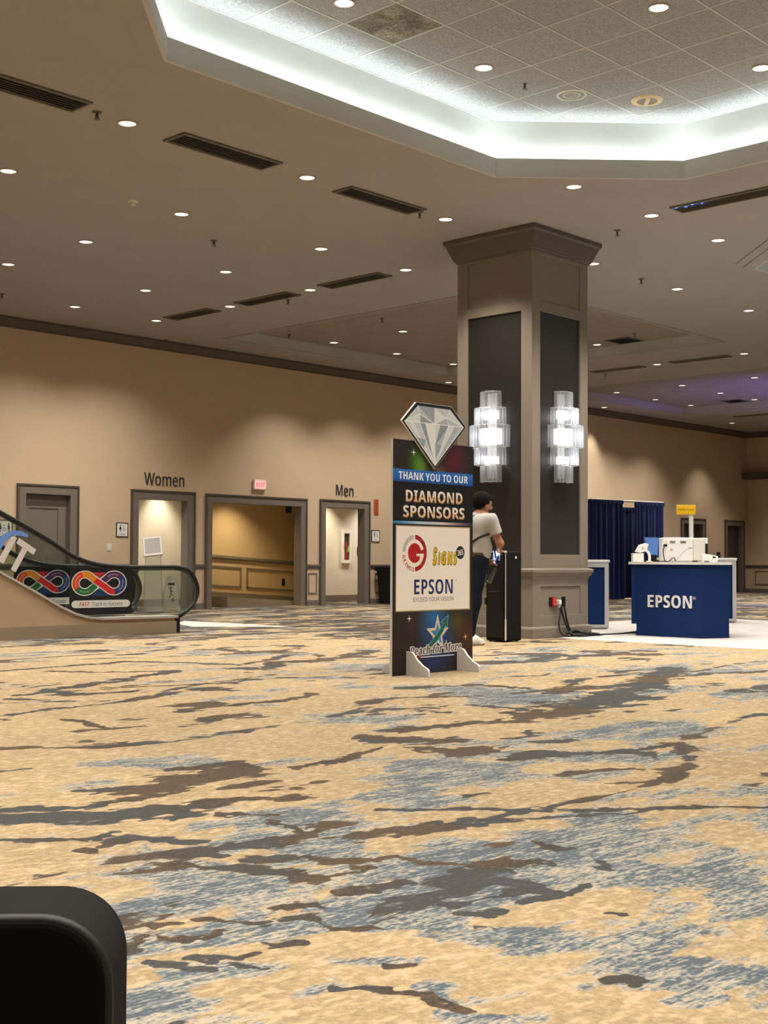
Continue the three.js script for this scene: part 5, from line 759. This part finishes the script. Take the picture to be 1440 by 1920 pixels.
  part('strap', tube([P(Cst, 0.10, 0.10, 1.30), P(Cst, 0.04, 0.10, 1.432), P(Cst, -0.03, 0.10, 1.43), P(Cst, -0.095, 0.06, 1.405), P(Cst, -0.14, -0.02, 1.33), P(Cst, -0.145, -0.10, 1.2)], 0.013, 40, 8), strapM, t);
  part('strap', tube([P(Cst, -0.137, -0.14, 1.02), P(Cst, -0.14, -0.02, 1.07), P(Cst, -0.125, 0.085, 1.13), P(Cst, -0.06, 0.175, 1.19), P(Cst, 0.05, 0.195, 1.22), P(Cst, 0.12, 0.12, 1.24)], 0.0125, 40, 8), strapM, t);
  part('strap', tube([P(Cst, 0.02, 0.198, 1.225), P(Cst, 0.05, 0.19, 1.14), P(Cst, 0.10, 0.17, 1.03), P(Cst, 0.12, 0.16, 0.95)], 0.008, 30, 8), strapM, t);
}
const manPoint = (x, y, z) => [10.97 + Math.cos(YAW) * x - Math.sin(YAW) * z, y, -8.91 + Math.sin(YAW) * x + Math.cos(YAW) * z];
{ const t = thing('phone', 'phone with a bright bluish screen held in the man\'s hands', 'phone', manPoint(0.185, 0.88, -0.12), -YAW);
  const b = part('phone_body', rbox(-0.042, 0.042, 0, 0.155, -0.005, 0.005, 0.005, 3), M.black, t); b.rotation.z = -0.06;
  const f = new THREE.PlaneGeometry(0.077, 0.145); f.translate(0, 0.0775, 0.0056);
  const tx = canvasTex(96, 180, (g) => { g.fillStyle = '#8fb0ff'; g.fillRect(0, 0, 96, 180); g.fillStyle = '#e6ecff'; g.fillRect(8, 10, 60, 60); g.fillStyle = '#b6c8ff'; g.fillRect(12, 80, 40, 50); g.fillStyle = '#1c2233'; g.beginPath(); g.ellipse(64, 100, 22, 34, 0.3, 0, 7); g.fill(); g.fillStyle = '#0c1020'; g.fillRect(40, 128, 56, 52); g.fillStyle = '#cfdcff'; g.fillRect(10, 136, 24, 30); g.fillStyle = '#fff'; g.fillRect(60, 20, 28, 30); });
  part('phone_screen', f, std(0x000000, 0.2, { emissive: 0xffffff, emissiveMap: tx, emissiveIntensity: 1.0 }), b);
  const l = new THREE.PointLight(lin(0.7, 0.8, 1), 0.012); const q = manPoint(0.185, 0.96, -0.08); l.position.set(...q); l.castShadow = true; scene.add(l); }
{ const t = thing('handheld_tube', 'dark grey tube hanging at a slant below the man\'s left hand', 'handheld device', manPoint(0.165, 0.845, -0.10), -YAW);
  const g = part('tube_body', lathe([[0, -0.185], [0.036, -0.185], [0.04, -0.178], [0.034, -0.02], [0.030, 0], [0, 0.004]], 20), std(lin(0.05, 0.055, 0.058), 0.5), t); g.rotation.z = -0.42; part('end_ring', new THREE.TorusGeometry(0.037, 0.005, 8, 20).rotateX(Math.PI / 2).translate(0, -0.17, 0), M.darkSteel, g); }

// ---------- white booth carpet, counters, drapes ----------
{ const t = thing('booth_carpet', 'white booth carpet under the blue counters', 'carpet', [15.75, 0, -6.4]);
  const wt = dataTex(256, 256, (x, y) => { const v = 178 + 36 * (grainF(x, y) - 0.5) + 30 * (mottleF(x, y) - 0.5); return [v, v * 0.975, v * 0.95]; });
  const O = [[-2.24, -4.5], [3.05, -4.5], [3.05, 4.5], [-3.05, 4.5], [-3.05, -2.62], [-2.24, -2.62]], g = plate(O, 0.001, 0.009); part('pile', g, std(0xffffff, 0.95, { map: fitted(wt, 1.4, 1.4), bumpMap: fitted(grain, 5, 5), bumpScale: 0.004 }), t);
  part('edge_tape', loopSweep(O, [[0, 0.009], [0.02, 0.006], [0.05, 0.001]]), std(lin(0.55, 0.53, 0.5), 0.7), t); }
const CFY = 0.011;
{ // prow-shaped counter: plan outline in world x, z
  const t = thing('display_counter', 'blue reception counter with white EPSON lettering on its front', 'counter', [13.72, CFY, -8.2]);
  const body = [[-0.03, 0.45], [0.0, -0.46], [0.78, -0.92], [1.2, 0.10], [0.33, 0.62]], slab = [[-0.06, 0.47], [-0.02, -0.56], [0.80, -1.08], [1.24, 0.10], [0.33, 0.66]];
  part('counter_body', plate(body, 0, 0.875), M.blue, t);
  part('counter_top', plate(slab, 0.874, 0.032), M.whitePlastic, t);
  part('counter_wing', box(0.0, 0.5, 0.14, 0.872, -0.07, 0.0), M.blue, t, [0.02, 0, -0.46], 0.50);
  const tx = textGeo('EPSON', 0.15, 0.006, 'bold', 0.62); const L = part('lettering', tx, std(lin(0.72, 0.71, 0.72), 0.5), t, [-0.0185, 0.352, 0.02], -Math.PI / 2 - 0.033);
  const r = part('trademark', textGeo('®', 0.04, 0.004, 'regular'), std(lin(0.6, 0.6, 0.62), 0.5), t, [-0.0285, 0.455, 0.36], -Math.PI / 2 - 0.033);
}
function trimCounter(label, x, z, w, h, ry, d = 0.55) {
  const t = thing('display_counter', label, 'counter', [x, CFY, z], ry);
  part('counter_body', box(-w / 2 + 0.004, w / 2 - 0.004, 0.03, h - 0.03, -d, -0.004), M.blue, t);
  part('front_frame', extrude([[-w / 2, 0.02], [w / 2, 0.02], [w / 2, h - 0.03], [-w / 2, h - 0.03]], 0.03, [[[-w / 2 + 0.055, 0.06], [w / 2 - 0.055, 0.06], [w / 2 - 0.055, h - 0.10], [-w / 2 + 0.055, h - 0.10]]]).translate(0, 0, -0.018), M.blueTrim, t);
  part('counter_top', rbox(-w / 2 - 0.015, w / 2 + 0.015, h - 0.035, h, -d - 0.015, 0.02, 0.006), M.whitePlastic, t);
  part('foot_rail', box(-w / 2 + 0.02, w / 2 - 0.02, 0, 0.03, -d + 0.02, -0.02), M.blueTrim, t); return t;
}
trimCounter('blue counter with a grey frame half hidden behind the column', 14.28, -10.08, 1.1, 0.93, -YAW + 0.02);
trimCounter('blue counter with a grey frame standing behind the right end of the front counter', 17.25, -9.80, 1.15, 0.97, -YAW + 0.1);
// pipe and drape
const foldGeo = (w, h, amp, n, ph = 0) => { const g = new THREE.PlaneGeometry(w, h, 160, 24), p = g.attributes.position; for (let i = 0; i < p.count; i++) { const x = p.getX(i), y = p.getY(i) / h + 0.5, k = 0.35 + 0.65 * (1 - y), u = x / w * n * Math.PI * 2 + ph; p.setZ(i, amp * k * (Math.sin(u + 0.9 * Math.sin(u * 0.37 + 1)) + 0.35 * Math.sin(u * 2.3 + 2))); p.setX(i, x + 0.012 * Math.sin(u * 0.5 + y * 2)); p.setY(i, (y) * h); } g.computeVertexNormals(); return g; };
{
  const hang = (label, xa, za, xb, zb, h, n, ph, mat) => { const L = Math.hypot(xb - xa, zb - za), t = thing('curtain', label, 'curtain', [(xa + xb) / 2, 0, (za + zb) / 2], -Math.atan2(zb - za, xb - xa)); part('drape', foldGeo(L, h, 0.05, n, ph).translate(0, 0.04, 0), mat, t); part('rod_pocket', foldGeo(L, 0.09, 0.012, n * 2, ph).translate(0, h - 0.03, 0.024), mat, t); return t; };
  hang('left royal blue drape beside the column', 24.66, -16.86, 25.80, -16.66, 2.30, 6, 0.3, M.drape); hang('right royal blue drape behind the counter', 26.18, -16.58, 27.18, -16.39, 2.28, 6, 2.1, M.drape);
  hang('dark blue drape seen through the gap between two drapes', 26.2, -17.35, 27.2, -17.05, 2.18, 5, 1.0, std(lin(0.005, 0.010, 0.055), 0.9));
  const t = thing('curtain_stand', 'thin metal pipe frame carrying the royal blue drapes', 'frame', [25.92, 0, -16.625], -0.184);
  part('crossbar', cyl(0.022, 0.022, 2.6, 0, 0, 0, 14).rotateZ(Math.PI / 2), M.alu, t, [0, 2.345, -0.02]); for (const x of [-1.29, 1.29]) { const p = part('upright', cyl(0.025, 0.025, 2.36, 0, 1.18, 0, 14), M.alu, t, [x, 0, -0.02]); part('base_plate', rbox(-0.2, 0.2, 0, 0.012, -0.2, 0.2, 0.004), M.darkSteel, p); }
}
// things on the front counter
const CT = CFY + 0.906;
{ const t = thing('desktop_printer', 'large white machine turned back to front on the blue counter', 'printer', [14.36, CT, -8.42], -YAW - 0.05), w = 0.225, h = 0.305, d = 0.15;
  part('printer_body', rbox(-w - 0.02, w - 0.09, 0.012, h, -d, d, 0.012), M.whitePlastic, t); part('side_housing', rbox(w - 0.092, w + 0.065, 0.012, h - 0.004, -d + 0.02, d - 0.02, 0.015), M.offWhite, t); part('front_cover', rbox(w + 0.06, w + 0.10, 0.012, h - 0.075, -d + 0.01, d - 0.04, 0.008), M.black, t); part('lid_end', rbox(w + 0.03, w + 0.1, h - 0.075, h - 0.002, -d + 0.01, d - 0.03, 0.01), M.whitePlastic, t);
  const vp = part('vent_panel', rbox(-0.18, 0.06, h - 0.085, h - 0.03, d - 0.002, d + 0.003, 0.002), M.whitePlastic, t); for (const x of [-0.12, 0.01]) part('vent_slots', merge([0, 1, 2].map((i) => box(x - 0.035, x + 0.035, h - 0.07 + i * 0.01, h - 0.065 + i * 0.01, d + 0.003, d + 0.005))), M.blackMatt, vp);
  part('socket', rbox(-0.235, -0.19, h - 0.115, h - 0.085, d - 0.002, d + 0.02, 0.004), M.black, t); part('label', box(-0.15, -0.12, 0.14, 0.165, d, d + 0.002), std(lin(0.3, 0.29, 0.28), 0.6), t); part('connector', rbox(0.08, 0.12, h - 0.14, h - 0.12, d - 0.002, d + 0.012, 0.003), std(lin(0.35, 0.36, 0.36), 0.5), t); part('foot', box(0.13, 0.19, 0, 0.014, d - 0.06, d - 0.01), M.rubber, t); part('foot', box(-0.24, -0.19, 0, 0.014, -d + 0.01, d - 0.01), M.rubber, t);
  const c = thing('power_cable', 'dark cord running down the back of the white machine', 'cord', [14.36, CT, -8.42], -YAW - 0.05); part('cable', tube([[-0.215, h - 0.1, d + 0.022], [-0.235, h - 0.13, d + 0.03], [-0.24, 0.1, d + 0.03], [-0.215, 0.014, d + 0.03], [-0.17, 0.01, d + 0.03], [-0.12, 0.05, d + 0.03], [-0.1, 0.045, d + 0.03], [-0.09, 0.01, d + 0.03]], 0.006, 60, 6), M.rubber, c);
  const c2 = thing('data_cable', 'thin grey cable hanging from the socket on the white machine', 'cord', [14.36, CT, -8.42], -YAW - 0.05); part('cable', tube([[0.09, h - 0.135, d + 0.014], [0.05, h - 0.15, d + 0.02], [-0.01, 0.1, d + 0.018], [-0.06, 0.04, d + 0.02], [-0.085, 0.006, d + 0.03]], 0.003, 40, 6), std(lin(0.3, 0.3, 0.3), 0.5), c2); }
{ const t = thing('touch_monitor', 'pale blue monitor screen seen at a slant left of the white machine', 'monitor', [14.27, CT, -8.77], -YAW + 0.45);
  const sx = canvasTex(64, 96, (g) => { g.fillStyle = '#5f8fd8'; g.fillRect(0, 0, 64, 96); g.fillStyle = '#4a78c4'; for (let i = 0; i < 40; i++) g.fillRect((i * 37) % 60, (i * 53) % 90, 5, 4); });
  const h = part('screen_housing', extrude([[-0.11, 0.31], [0.11, 0.31], [0.075, 0.075], [-0.055, 0.075]], 0.02, [], 0.003), std(lin(0.05, 0.08, 0.16), 0.4), t); h.rotation.x = -0.12;
  const f = new THREE.ShapeGeometry(shapeOf([[-0.106, 0.306], [0.106, 0.306], [0.072, 0.079], [-0.052, 0.079]])); const p = f.attributes.position, u = f.attributes.uv; for (let i = 0; i < p.count; i++) u.setXY(i, p.getX(i) / 0.22 + 0.5, p.getY(i) / 0.24 - 0.32); f.translate(0, 0, 0.0242);
  part('screen', f, std(lin(0.02, 0.03, 0.05), 0.3, { emissive: 0xffffff, emissiveMap: sx, emissiveIntensity: 0.55 }), h); const l = new THREE.PointLight(lin(0.3, 0.5, 1), 0.004); l.position.set(14.10, CT + 0.2, -8.60); l.castShadow = true; scene.add(l);
  part('stand_neck', rbox(-0.03, 0.05, 0.01, 0.09, -0.03, 0.03, 0.008), M.black, t); part('stand_foot', rbox(-0.07, 0.11, 0, 0.016, -0.07, 0.06, 0.006), M.black, t); }
{ const t = thing('gooseneck_lamp', 'white angled pad on a curved white stalk at the left end of the counter', 'desk device', [14.11, CT, -8.80], -YAW);
  part('stalk', tube([[0.075, 0, 0], [0.078, 0.06, 0], [0.06, 0.12, 0], [0.02, 0.155, -0.01]], 0.017, 30, 10), M.whitePlastic, t); const hd = part('pad', extrude([[-0.115, -0.02], [-0.05, 0.045], [0.03, 0.05], [0.06, 0.03], [0.02, -0.04], [-0.06, -0.045]], 0.03, [], 0.006).translate(0, 0, -0.015), M.whitePlastic, t, [0.0, 0.175, 0.03]); hd.rotation.z = 0.22;
  part('pad_centre', cyl(0.014, 0.014, 0.008, 0, 0, 0, 16).rotateX(Math.PI / 2), std(lin(0.45, 0.36, 0.3), 0.5), hd, [-0.02, 0.0, 0.022]); part('stalk_foot', lathe([[0, 0.012], [0.035, 0.012], [0.042, 0], [0, 0]], 20), M.whitePlastic, t, [0.075, 0, 0]); }
{ const t = thing('small_box', 'small plain white box at the left end of the blue counter', 'box', [14.02, CT, -8.83], -YAW); part('carton', rbox(-0.068, 0.068, 0, 0.105, -0.06, 0.06, 0.004), M.whitePlastic, t); part('lid_edge', rbox(-0.07, 0.07, 0.097, 0.108, -0.062, 0.062, 0.003), M.offWhite, t); }
{ const t = thing('small_printer', 'small white printer right of the large white machine', 'printer', [14.38, CT, -8.02], -YAW - 0.1); t.scale.setScalar(0.85); part('printer_body', extrude([[-0.1, 0], [0.09, 0], [0.105, 0.045], [0.10, 0.08], [-0.09, 0.115], [-0.11, 0.11]], 0.16, [], 0.008).translate(0, 0, -0.08), M.whitePlastic, t); part('output_slot', rbox(0.03, 0.075, 0.06, 0.082, 0.082, 0.092, 0.004), M.blackMatt, t); part('tray', rbox(-0.085, -0.02, 0.0, 0.014, 0.085, 0.12, 0.004), M.black, t); }
{ const t = thing('yellow_sign', 'yellow rectangular sign on a white post above the counter machines', 'sign', [15.53, CFY, -9.02], -YAW);
  const w = 0.26, post = part('post', rbox(-0.028, 0.028, 0, 1.62, -0.02, 0.02, 0.006), M.whitePlastic, t, [0.075, 0, 0]); part('post_base', rbox(-0.18, 0.18, 0, 0.015, -0.15, 0.15, 0.005), M.whitePlastic, t, [0.075, 0, 0]);
  part('sign_plate', rbox(-w / 2, w / 2, 1.55, 1.68, 0.021, 0.033, 0.004), std(lin(0.75, 0.5, 0.02), 0.5), t); const f = new THREE.PlaneGeometry(w - 0.006, 0.114); f.translate(0, 1.615, 0.0335);
  part('print', f, std(0xffffff, 0.5, { map: canvasTex(256, 116, (g) => { g.fillStyle = '#e6b711'; g.fillRect(0, 0, 256, 116); g.fillStyle = '#3c2c06'; g.font = 'bold 30px sans-serif'; g.textAlign = 'center'; g.save(); g.scale(0.86, 1); g.fillText('Exhibitor Services', 149, 66); g.restore(); }) }), t); }

// ---------- escalator ----------
{
  const z0 = -13.06, z1 = -14.42, t = thing('escalator', 'escalator with glass sides and black handrails rising to the left', 'escalator', [10.06, 0, z0]);
  const K = 0.505, X = (x) => x - 10.06, skirtTop = [[10.06, 0.185], [8.95, 0.19], [8.75, 0.21], [8.57, 0.255], [8.34, 0.352], [7.99, 0.54], [7.62, 0.725], [4.2, 0.725 + 3.42 * K]];
  const below = [...skirtTop.map(([x, y]) => [X(x), y]), [X(4.2), 0]]; below.push([X(10.06), 0]);
  const tan = painted(lin(0.50, 0.365, 0.235), 0.75, 0.0004, 3);
  part('side_cladding', extrude(below, 0.2).translate(0, 0, -0.24), tan, t); part('side_cladding', extrude(below, 0.2).translate(0, 0, z1 - z0 - 0.02 + 0.0), tan, t);
  part('base_plinth', box(X(4.2), X(10.055), 0, 0.145, -0.05, 0.0), std(lin(0.30, 0.225, 0.15), 0.7, { bumpMap: fitted(grain, 8, 8), bumpScale: 0.0004 }), t); part('plinth_end', box(X(10.03), X(10.075), 0, 0.175, -0.26, 0.006), M.black, t); part('plinth_end', box(X(10.03), X(10.075), 0, 0.175, z1 - z0 - 0.02, z1 - z0 + 0.2), M.black, t);
  const band = (o, w) => { const a = skirtTop.map(([x, y]) => [X(x) + 0.0, y]), n = a.map(([x, y]) => [x, y + w]); return [...a, ...n.reverse()]; };
  for (const z of [-0.25, z1 - z0 - 0.03]) part('skirt_trim', extrude(band(0, 0.028), 0.24).translate(0, 0, z + 0.0), M.alu, t);
  const rail = [[10.075, 0.20], [10.24, 0.27], [10.36, 0.38], [10.41, 0.52], [10.36, 0.67], [10.25, 0.78], [10.08, 0.822], [9.85, 0.826], [9.37, 0.826], [9.05, 0.84], [8.83, 0.868], [8.62, 0.925], [8.46, 0.995], [8.24, 1.12], [7.89, 1.295], [7.55, 1.455], [4.2, 1.455 + 3.35 * K]];
  const gl = [...rail.map(([x, y]) => [X(x) - (y < 0.8 && x > 10 ? 0.02 : 0), y - 0.01]), ...skirtTop.slice().reverse().map(([x, y]) => [X(x), y + 0.01])];
  const railShape = shapeOf([[-0.022, -0.03], [0.014, -0.03], [0.024, -0.018], [0.024, 0.018], [0.014, 0.03], [-0.022, 0.03]]);
  for (const [z, k] of [[-0.06, 0], [z1 - z0 + 0.06, 1]]) {
    part('glass_panel', extrude(gl, 0.012).translate(0, 0, z - 0.006), M.glass, t);
    part('handrail', tube(rail.map(([x, y]) => [X(x), y, z]), 0.025, 140, 10).scale(1, 1, 1), M.rubber, t);
    part('rail_guide', tube(rail.map(([x, y]) => [X(x) - (x > 10.06 ? (x - 10.06) * 0.12 : 0), y - 0.035, z]), 0.011, 140, 6), M.darkSteel, t);
  }
  // inside: dark skirts, comb plate, steps
  part('inner_skirt', extrude(below.map(([x, y]) => [x, y + 0.02]), 0.006).translate(0, 0, -0.262), M.darkSteel, t); part('inner_skirt', extrude(below.map(([x, y]) => [x, y + 0.02]), 0.006).translate(0, 0, z1 - z0 + 0.19), M.darkSteel, t);
  part('landing_plate', rbox(X(9.25), X(10.1), 0, 0.03, z1 - z0 + 0.2, -0.265, 0.006), M.steel, t); part('comb', rbox(X(9.1), X(9.27), 0.02, 0.05, z1 - z0 + 0.2, -0.265, 0.008), M.alu, t);
  for (let i = 0; i < 9; i++) { const x = 9.1 - i * 0.4, y = Math.max(0.03, 0.03 + (i - 1) * 0.2); const s = part('step', box(X(x - 0.4), X(x), Math.max(0, y - 0.2), y, z1 - z0 + 0.205, -0.27), M.darkSteel, t); part('step_edge', box(X(x) - 0.03, X(x) + 0.002, y - 0.004, y + 0.003, z1 - z0 + 0.21, -0.275), std(lin(0.6, 0.42, 0.02), 0.5), s); }
  part('comb_marker', merge([rbox(X(9.2), X(9.38), 0.03, 0.06, -0.40, -0.30, 0.01), rbox(X(9.2), X(9.38), 0.03, 0.06, -0.56, -0.46, 0.01)]), std(lin(0.75, 0.55, 0.02), 0.5), t);
  // stickers on the glass
  const decal = (g) => {
    g.fillStyle = '#10141a'; g.fillRect(0, 0, 640, 500);
    const cx1 = 150, cx2 = 450, cy = 165, R = 118, w = 62, seg = (c, f) => { for (const [col, lw] of [['#d9d8d4', w + 22], [c, w]]) { g.strokeStyle = col; g.lineWidth = lw; g.lineCap = 'butt'; g.beginPath(); f(); g.stroke(); } };
    g.fillStyle = '#b52430'; g.beginPath(); g.moveTo(225, 52); g.lineTo(365, 52); g.lineTo(300, 108); g.fill(); g.fillStyle = '#1a3566'; g.beginPath(); g.moveTo(215, 300); g.lineTo(390, 300); g.lineTo(300, 222); g.fill();
    const k = 92, ring = (cx, a, b) => () => g.arc(cx, cy, k, a, b);
    const full = () => { g.beginPath(); g.arc(cx1, cy, k, 0.7, 5.58); g.lineTo(cx2 - 70, cy + 60); g.arc(cx2, cy, k, 2.44, -2.44, true); g.closePath(); };
    g.strokeStyle = '#d9d8d4'; g.lineWidth = w + 20; g.lineJoin = 'round'; full(); g.stroke();
    const arc = (c, cx, a, b) => { g.strokeStyle = c; g.lineWidth = w; g.beginPath(); g.arc(cx, cy, k, a, b); g.stroke(); };
    arc('#cf4a26', cx1, 2.5, 4.5); arc('#d98a2a', cx1, 4.45, 5.75); arc('#1f6a3c', cx1, 0.55, 2.5); arc('#4a2a55', cx2, 3.6, 5.6); arc('#2c3f78', cx2, -0.75, 1.6); g.lineWidth = w; g.strokeStyle = '#4a2a55'; g.beginPath(); g.moveTo(cx2 - 72, cy - 58); g.lineTo(cx2 - 140, cy + 4); g.stroke();
    g.strokeStyle = '#1f6a3c'; g.beginPath(); g.moveTo(cx1 + 68, cy + 62); g.lineTo(cx1 + 110, cy + 22); g.stroke(); arc('#c8252d', cx2, 1.5, 2.5);
    g.strokeStyle = '#d9d8d4'; g.lineWidth = w + 20; g.beginPath(); g.moveTo(cx1 + 66, cy - 64); g.lineTo(cx2 - 66, cy + 64); g.stroke(); g.strokeStyle = '#cc2a2c'; g.lineWidth = w; g.beginPath(); g.moveTo(cx1 + 100, cy - 34); g.lineTo(cx2 - 58, cy + 68); g.stroke(); g.strokeStyle = '#d98a2a'; g.beginPath(); g.moveTo(cx1 + 62, cy - 66); g.lineTo(cx1 + 104, cy - 30); g.stroke();
    g.strokeStyle = 'rgba(235,225,215,0.55)'; g.lineWidth = 8; for (const [cx, a, b] of [[cx1, 2.7, 4.2], [cx1, 1.0, 2.2], [cx2, 3.9, 5.2], [cx2, -0.4, 1.0]]) { g.beginPath(); g.arc(cx, cy, k, a, b); g.stroke(); }
    g.fillStyle = '#d6d8d3'; g.beginPath(); g.roundRect(20, 345, 600, 78, 39); g.fill(); g.font = 'italic bold 58px sans-serif'; g.textAlign = 'left'; g.fillStyle = '#b8402c'; g.save(); g.translate(92, 405); g.scale(0.78, 1); g.fillText('FAST', 0, 0); g.fillStyle = '#2c3a44'; g.font = 'italic 56px sans-serif'; g.fillText('Track to Success', 165, 0); g.restore();
  };
  const tx = canvasTex(640, 500, decal), dm = std(0xffffff, 0.4, { map: tx });
  const sticker = (x0, y0, w, h, z) => part('sticker', rbox(0, w, 0, h, 0, 0.002, 0.0009, 1), std(lin(0.012, 0.015, 0.018), 0.5), t, [X(x0), y0, z]);
  for (const z of [0.0135 - 0.06 - 0.006, z1 - z0 + 0.067]) { const s = sticker(8.49, 0.25, 0.89, 0.57, z); const f = new THREE.PlaneGeometry(0.888, 0.568); f.translate(0.445, 0.285, 0.0025); part('sticker_print', f, dm, s); }
  const wm = std(lin(0.72, 0.69, 0.68), 0.5), ltr = (pts) => extrude(pts, 0.002).translate(0, 0, -0.0535), rot = (pts, x, y) => pts.map(([a, b]) => [X(x) + a * 0.86 + b * 0.5, y - a * 0.5 + b * 0.86]);
  part('vinyl_letter', ltr(rot([[0, 0], [0.075, 0], [0.075, 0.34], [0, 0.34]], 7.555, 0.90)), wm, t);
  part('vinyl_letter', ltr(rot([[0.06, 0], [0.13, 0], [0.13, 0.29], [0.225, 0.29], [0.225, 0.36], [-0.035, 0.36], [-0.035, 0.29], [0.06, 0.29]], 7.665, 0.83)), wm, t);
  part('vinyl_swoosh', ltr([[X(7.48), 1.05], [X(7.60), 1.19], [X(7.72), 1.24], [X(7.83), 1.24], [X(7.93), 1.20], [X(7.93), 1.165], [X(7.82), 1.185], [X(7.74), 1.18], [X(7.66), 1.14], [X(7.58), 1.02], [X(7.5), 0.95]]), std(lin(0.16, 0.32, 0.80), 0.5), t);
}
// pale notched patch laid flat on the carpet beside the escalator foot
{ const t = thing('pale_floor_patch', 'pale pinkish white patch on the carpet right of the escalator foot', 'floor strip', [11.9, 0, -13.9]);
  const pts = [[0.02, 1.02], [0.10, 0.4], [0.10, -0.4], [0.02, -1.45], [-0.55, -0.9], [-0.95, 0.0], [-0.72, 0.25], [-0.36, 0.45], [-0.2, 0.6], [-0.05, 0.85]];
  part('plate', plate(pts, 0.001, 0.006), std(lin(0.50, 0.43, 0.39), 0.6, { bumpMap: fitted(grain, 3, 3), bumpScale: 0.002 }), t); part('patch_edge', plate([[-0.95, -0.05], [-0.93, 0.06], [-0.55, 0.42], [-0.57, 0.30]], 0.001, 0.009), M.alu, t); }

// ---------- foreground chair ----------
{
  const t = thing('padded_chair', 'black padded chair back in the foreground at the lower left corner', 'chair', [0.221, 0, -0.725], -YAW + 0.06), W = 0.235, B = 0.729;
  // own axes: x right, z towards the camera
  const outline = (w, y0, y1, r) => { const s = new THREE.Shape(); s.moveTo(-w + r, y0); s.lineTo(w - r, y0); s.quadraticCurveTo(w, y0, w, y0 + r); s.lineTo(w, y1 - r); s.bezierCurveTo(w, y1 - r * 0.4, w - r * 0.4, y1, w - r, y1); s.lineTo(-w + r, y1); s.bezierCurveTo(-w + r * 0.4, y1, -w, y1 - r * 0.4, -w, y1 - r); s.lineTo(-w, y0 + r); s.quadraticCurveTo(-w, y0, -w + r, y0); return s; };
  const cloth = matte(lin(0.014, 0.0135, 0.0135), { bumpMap: fitted(grain, 40, 40), bumpScale: 0.0003 });
  const back = part('backrest', new THREE.ExtrudeGeometry(outline(W - 0.004, 0.38, B - 0.004, 0.034), { depth: 0.062, bevelEnabled: true, bevelSize: 0.004, bevelThickness: 0.004, bevelSegments: 4, curveSegments: 16 }).translate(0, 0, -0.066), cloth, t);
  const pts = outline(W - 0.001, 0.381, B - 0.001, 0.036).getPoints(20).map((p) => [p.x, p.y, -0.001]); part('piping', new THREE.TubeGeometry(new THREE.CatmullRomCurve3(pts.filter((p, i) => { const q = pts[(i + pts.length - 1) % pts.length]; return Math.hypot(p[0] - q[0], p[1] - q[1]) > 1e-4; }).map((p) => V(...p)), true, 'centripetal'), 240, 0.0032, 8, true), M.rubber, back);
  part('back_panel', new THREE.ExtrudeGeometry(outline(W - 0.005, 0.385, B - 0.004, 0.032), { depth: 0.002, bevelEnabled: true, bevelSize: 0.003, bevelThickness: 0.002, bevelSegments: 2, curveSegments: 16 }).translate(0, 0, 0.0), matte(lin(0.003, 0.003, 0.0032)), back);
  part('seat', rbox(-W, W, 0.37, 0.45, -0.52, -0.04, 0.03, 3), cloth, t);
  const lg = (x, z, dx, dz) => { const m = part('leg', tube([[x, 0.38, z], [x + dx, 0.012, z + dz]], 0.011, 6, 10), M.black, t); part('leg_cap', cyl(0.014, 0.014, 0.02, x + dx, 0.01, z + dz, 12), M.rubber, m); };
  lg(-0.2, -0.06, -0.02, 0.06); lg(0.2, -0.06, 0.02, 0.06); lg(-0.2, -0.48, -0.02, -0.03); lg(0.2, -0.48, 0.02, -0.03);
  for (const x of [-0.2, 0.2]) part('back_upright', tube([[x, 0.36, -0.05], [x, 0.46, -0.035]], 0.011, 6, 10), M.black, t);
}
// ---------- coloured stage lamps beyond the right edge of the picture ----------
function stageLamp(label, pos, target, color, cd, cone) {
  const t = thing('stage_lamp', label, 'stage lamp', pos);
  const h = part('lamp_housing', lathe([[0.05, -0.12], [0.085, -0.11], [0.09, 0.0], [0.082, 0.0], [0.078, -0.1], [0.05, -0.11]], 24), M.black, t); h.quaternion.setFromUnitVectors(V(0, 1, 0), V(...target).sub(V(...pos)).normalize());
  part('lamp_lens', new THREE.CircleGeometry(0.078, 24).rotateX(-Math.PI / 2).translate(0, -0.004, 0), std(0x000000, 0.3, { emissive: color, emissiveIntensity: 2 }), h);
  const l = new THREE.SpotLight(color, cd, 0, cone, 0.9, 2); const d = V(...target).sub(V(...pos)).normalize().multiplyScalar(0.02); l.position.set(pos[0] + d.x, pos[1] + d.y, pos[2] + d.z); l.target.position.set(...target); l.castShadow = true; l.shadow.radius = 3; scene.add(l, l.target); return t;
}
{ const c = new THREE.Color(0.30, 0.22, 1.0); part('floor_bracket', box(-0.12, 0.12, -0.14, -0.12, -0.08, 0.08), M.black, stageLamp('violet stage lamp on the floor beyond the right edge lighting the farthest coffer', [29.0, 0.14, -9.6], [28.9, 5.1, -13.6], c, 110, 0.48));
  part('ceiling_bracket', box(-0.06, 0.06, 0.1, 0.16, -0.06, 0.06), M.black, stageLamp('violet stage lamp under the ceiling beyond the right edge lighting the carpet', [25.6, 4.75, -11.2], [25.3, 0, -12.9], new THREE.Color(0.35, 0.3, 1.0), 150, 0.24)); }
renderer.render(scene, camera);
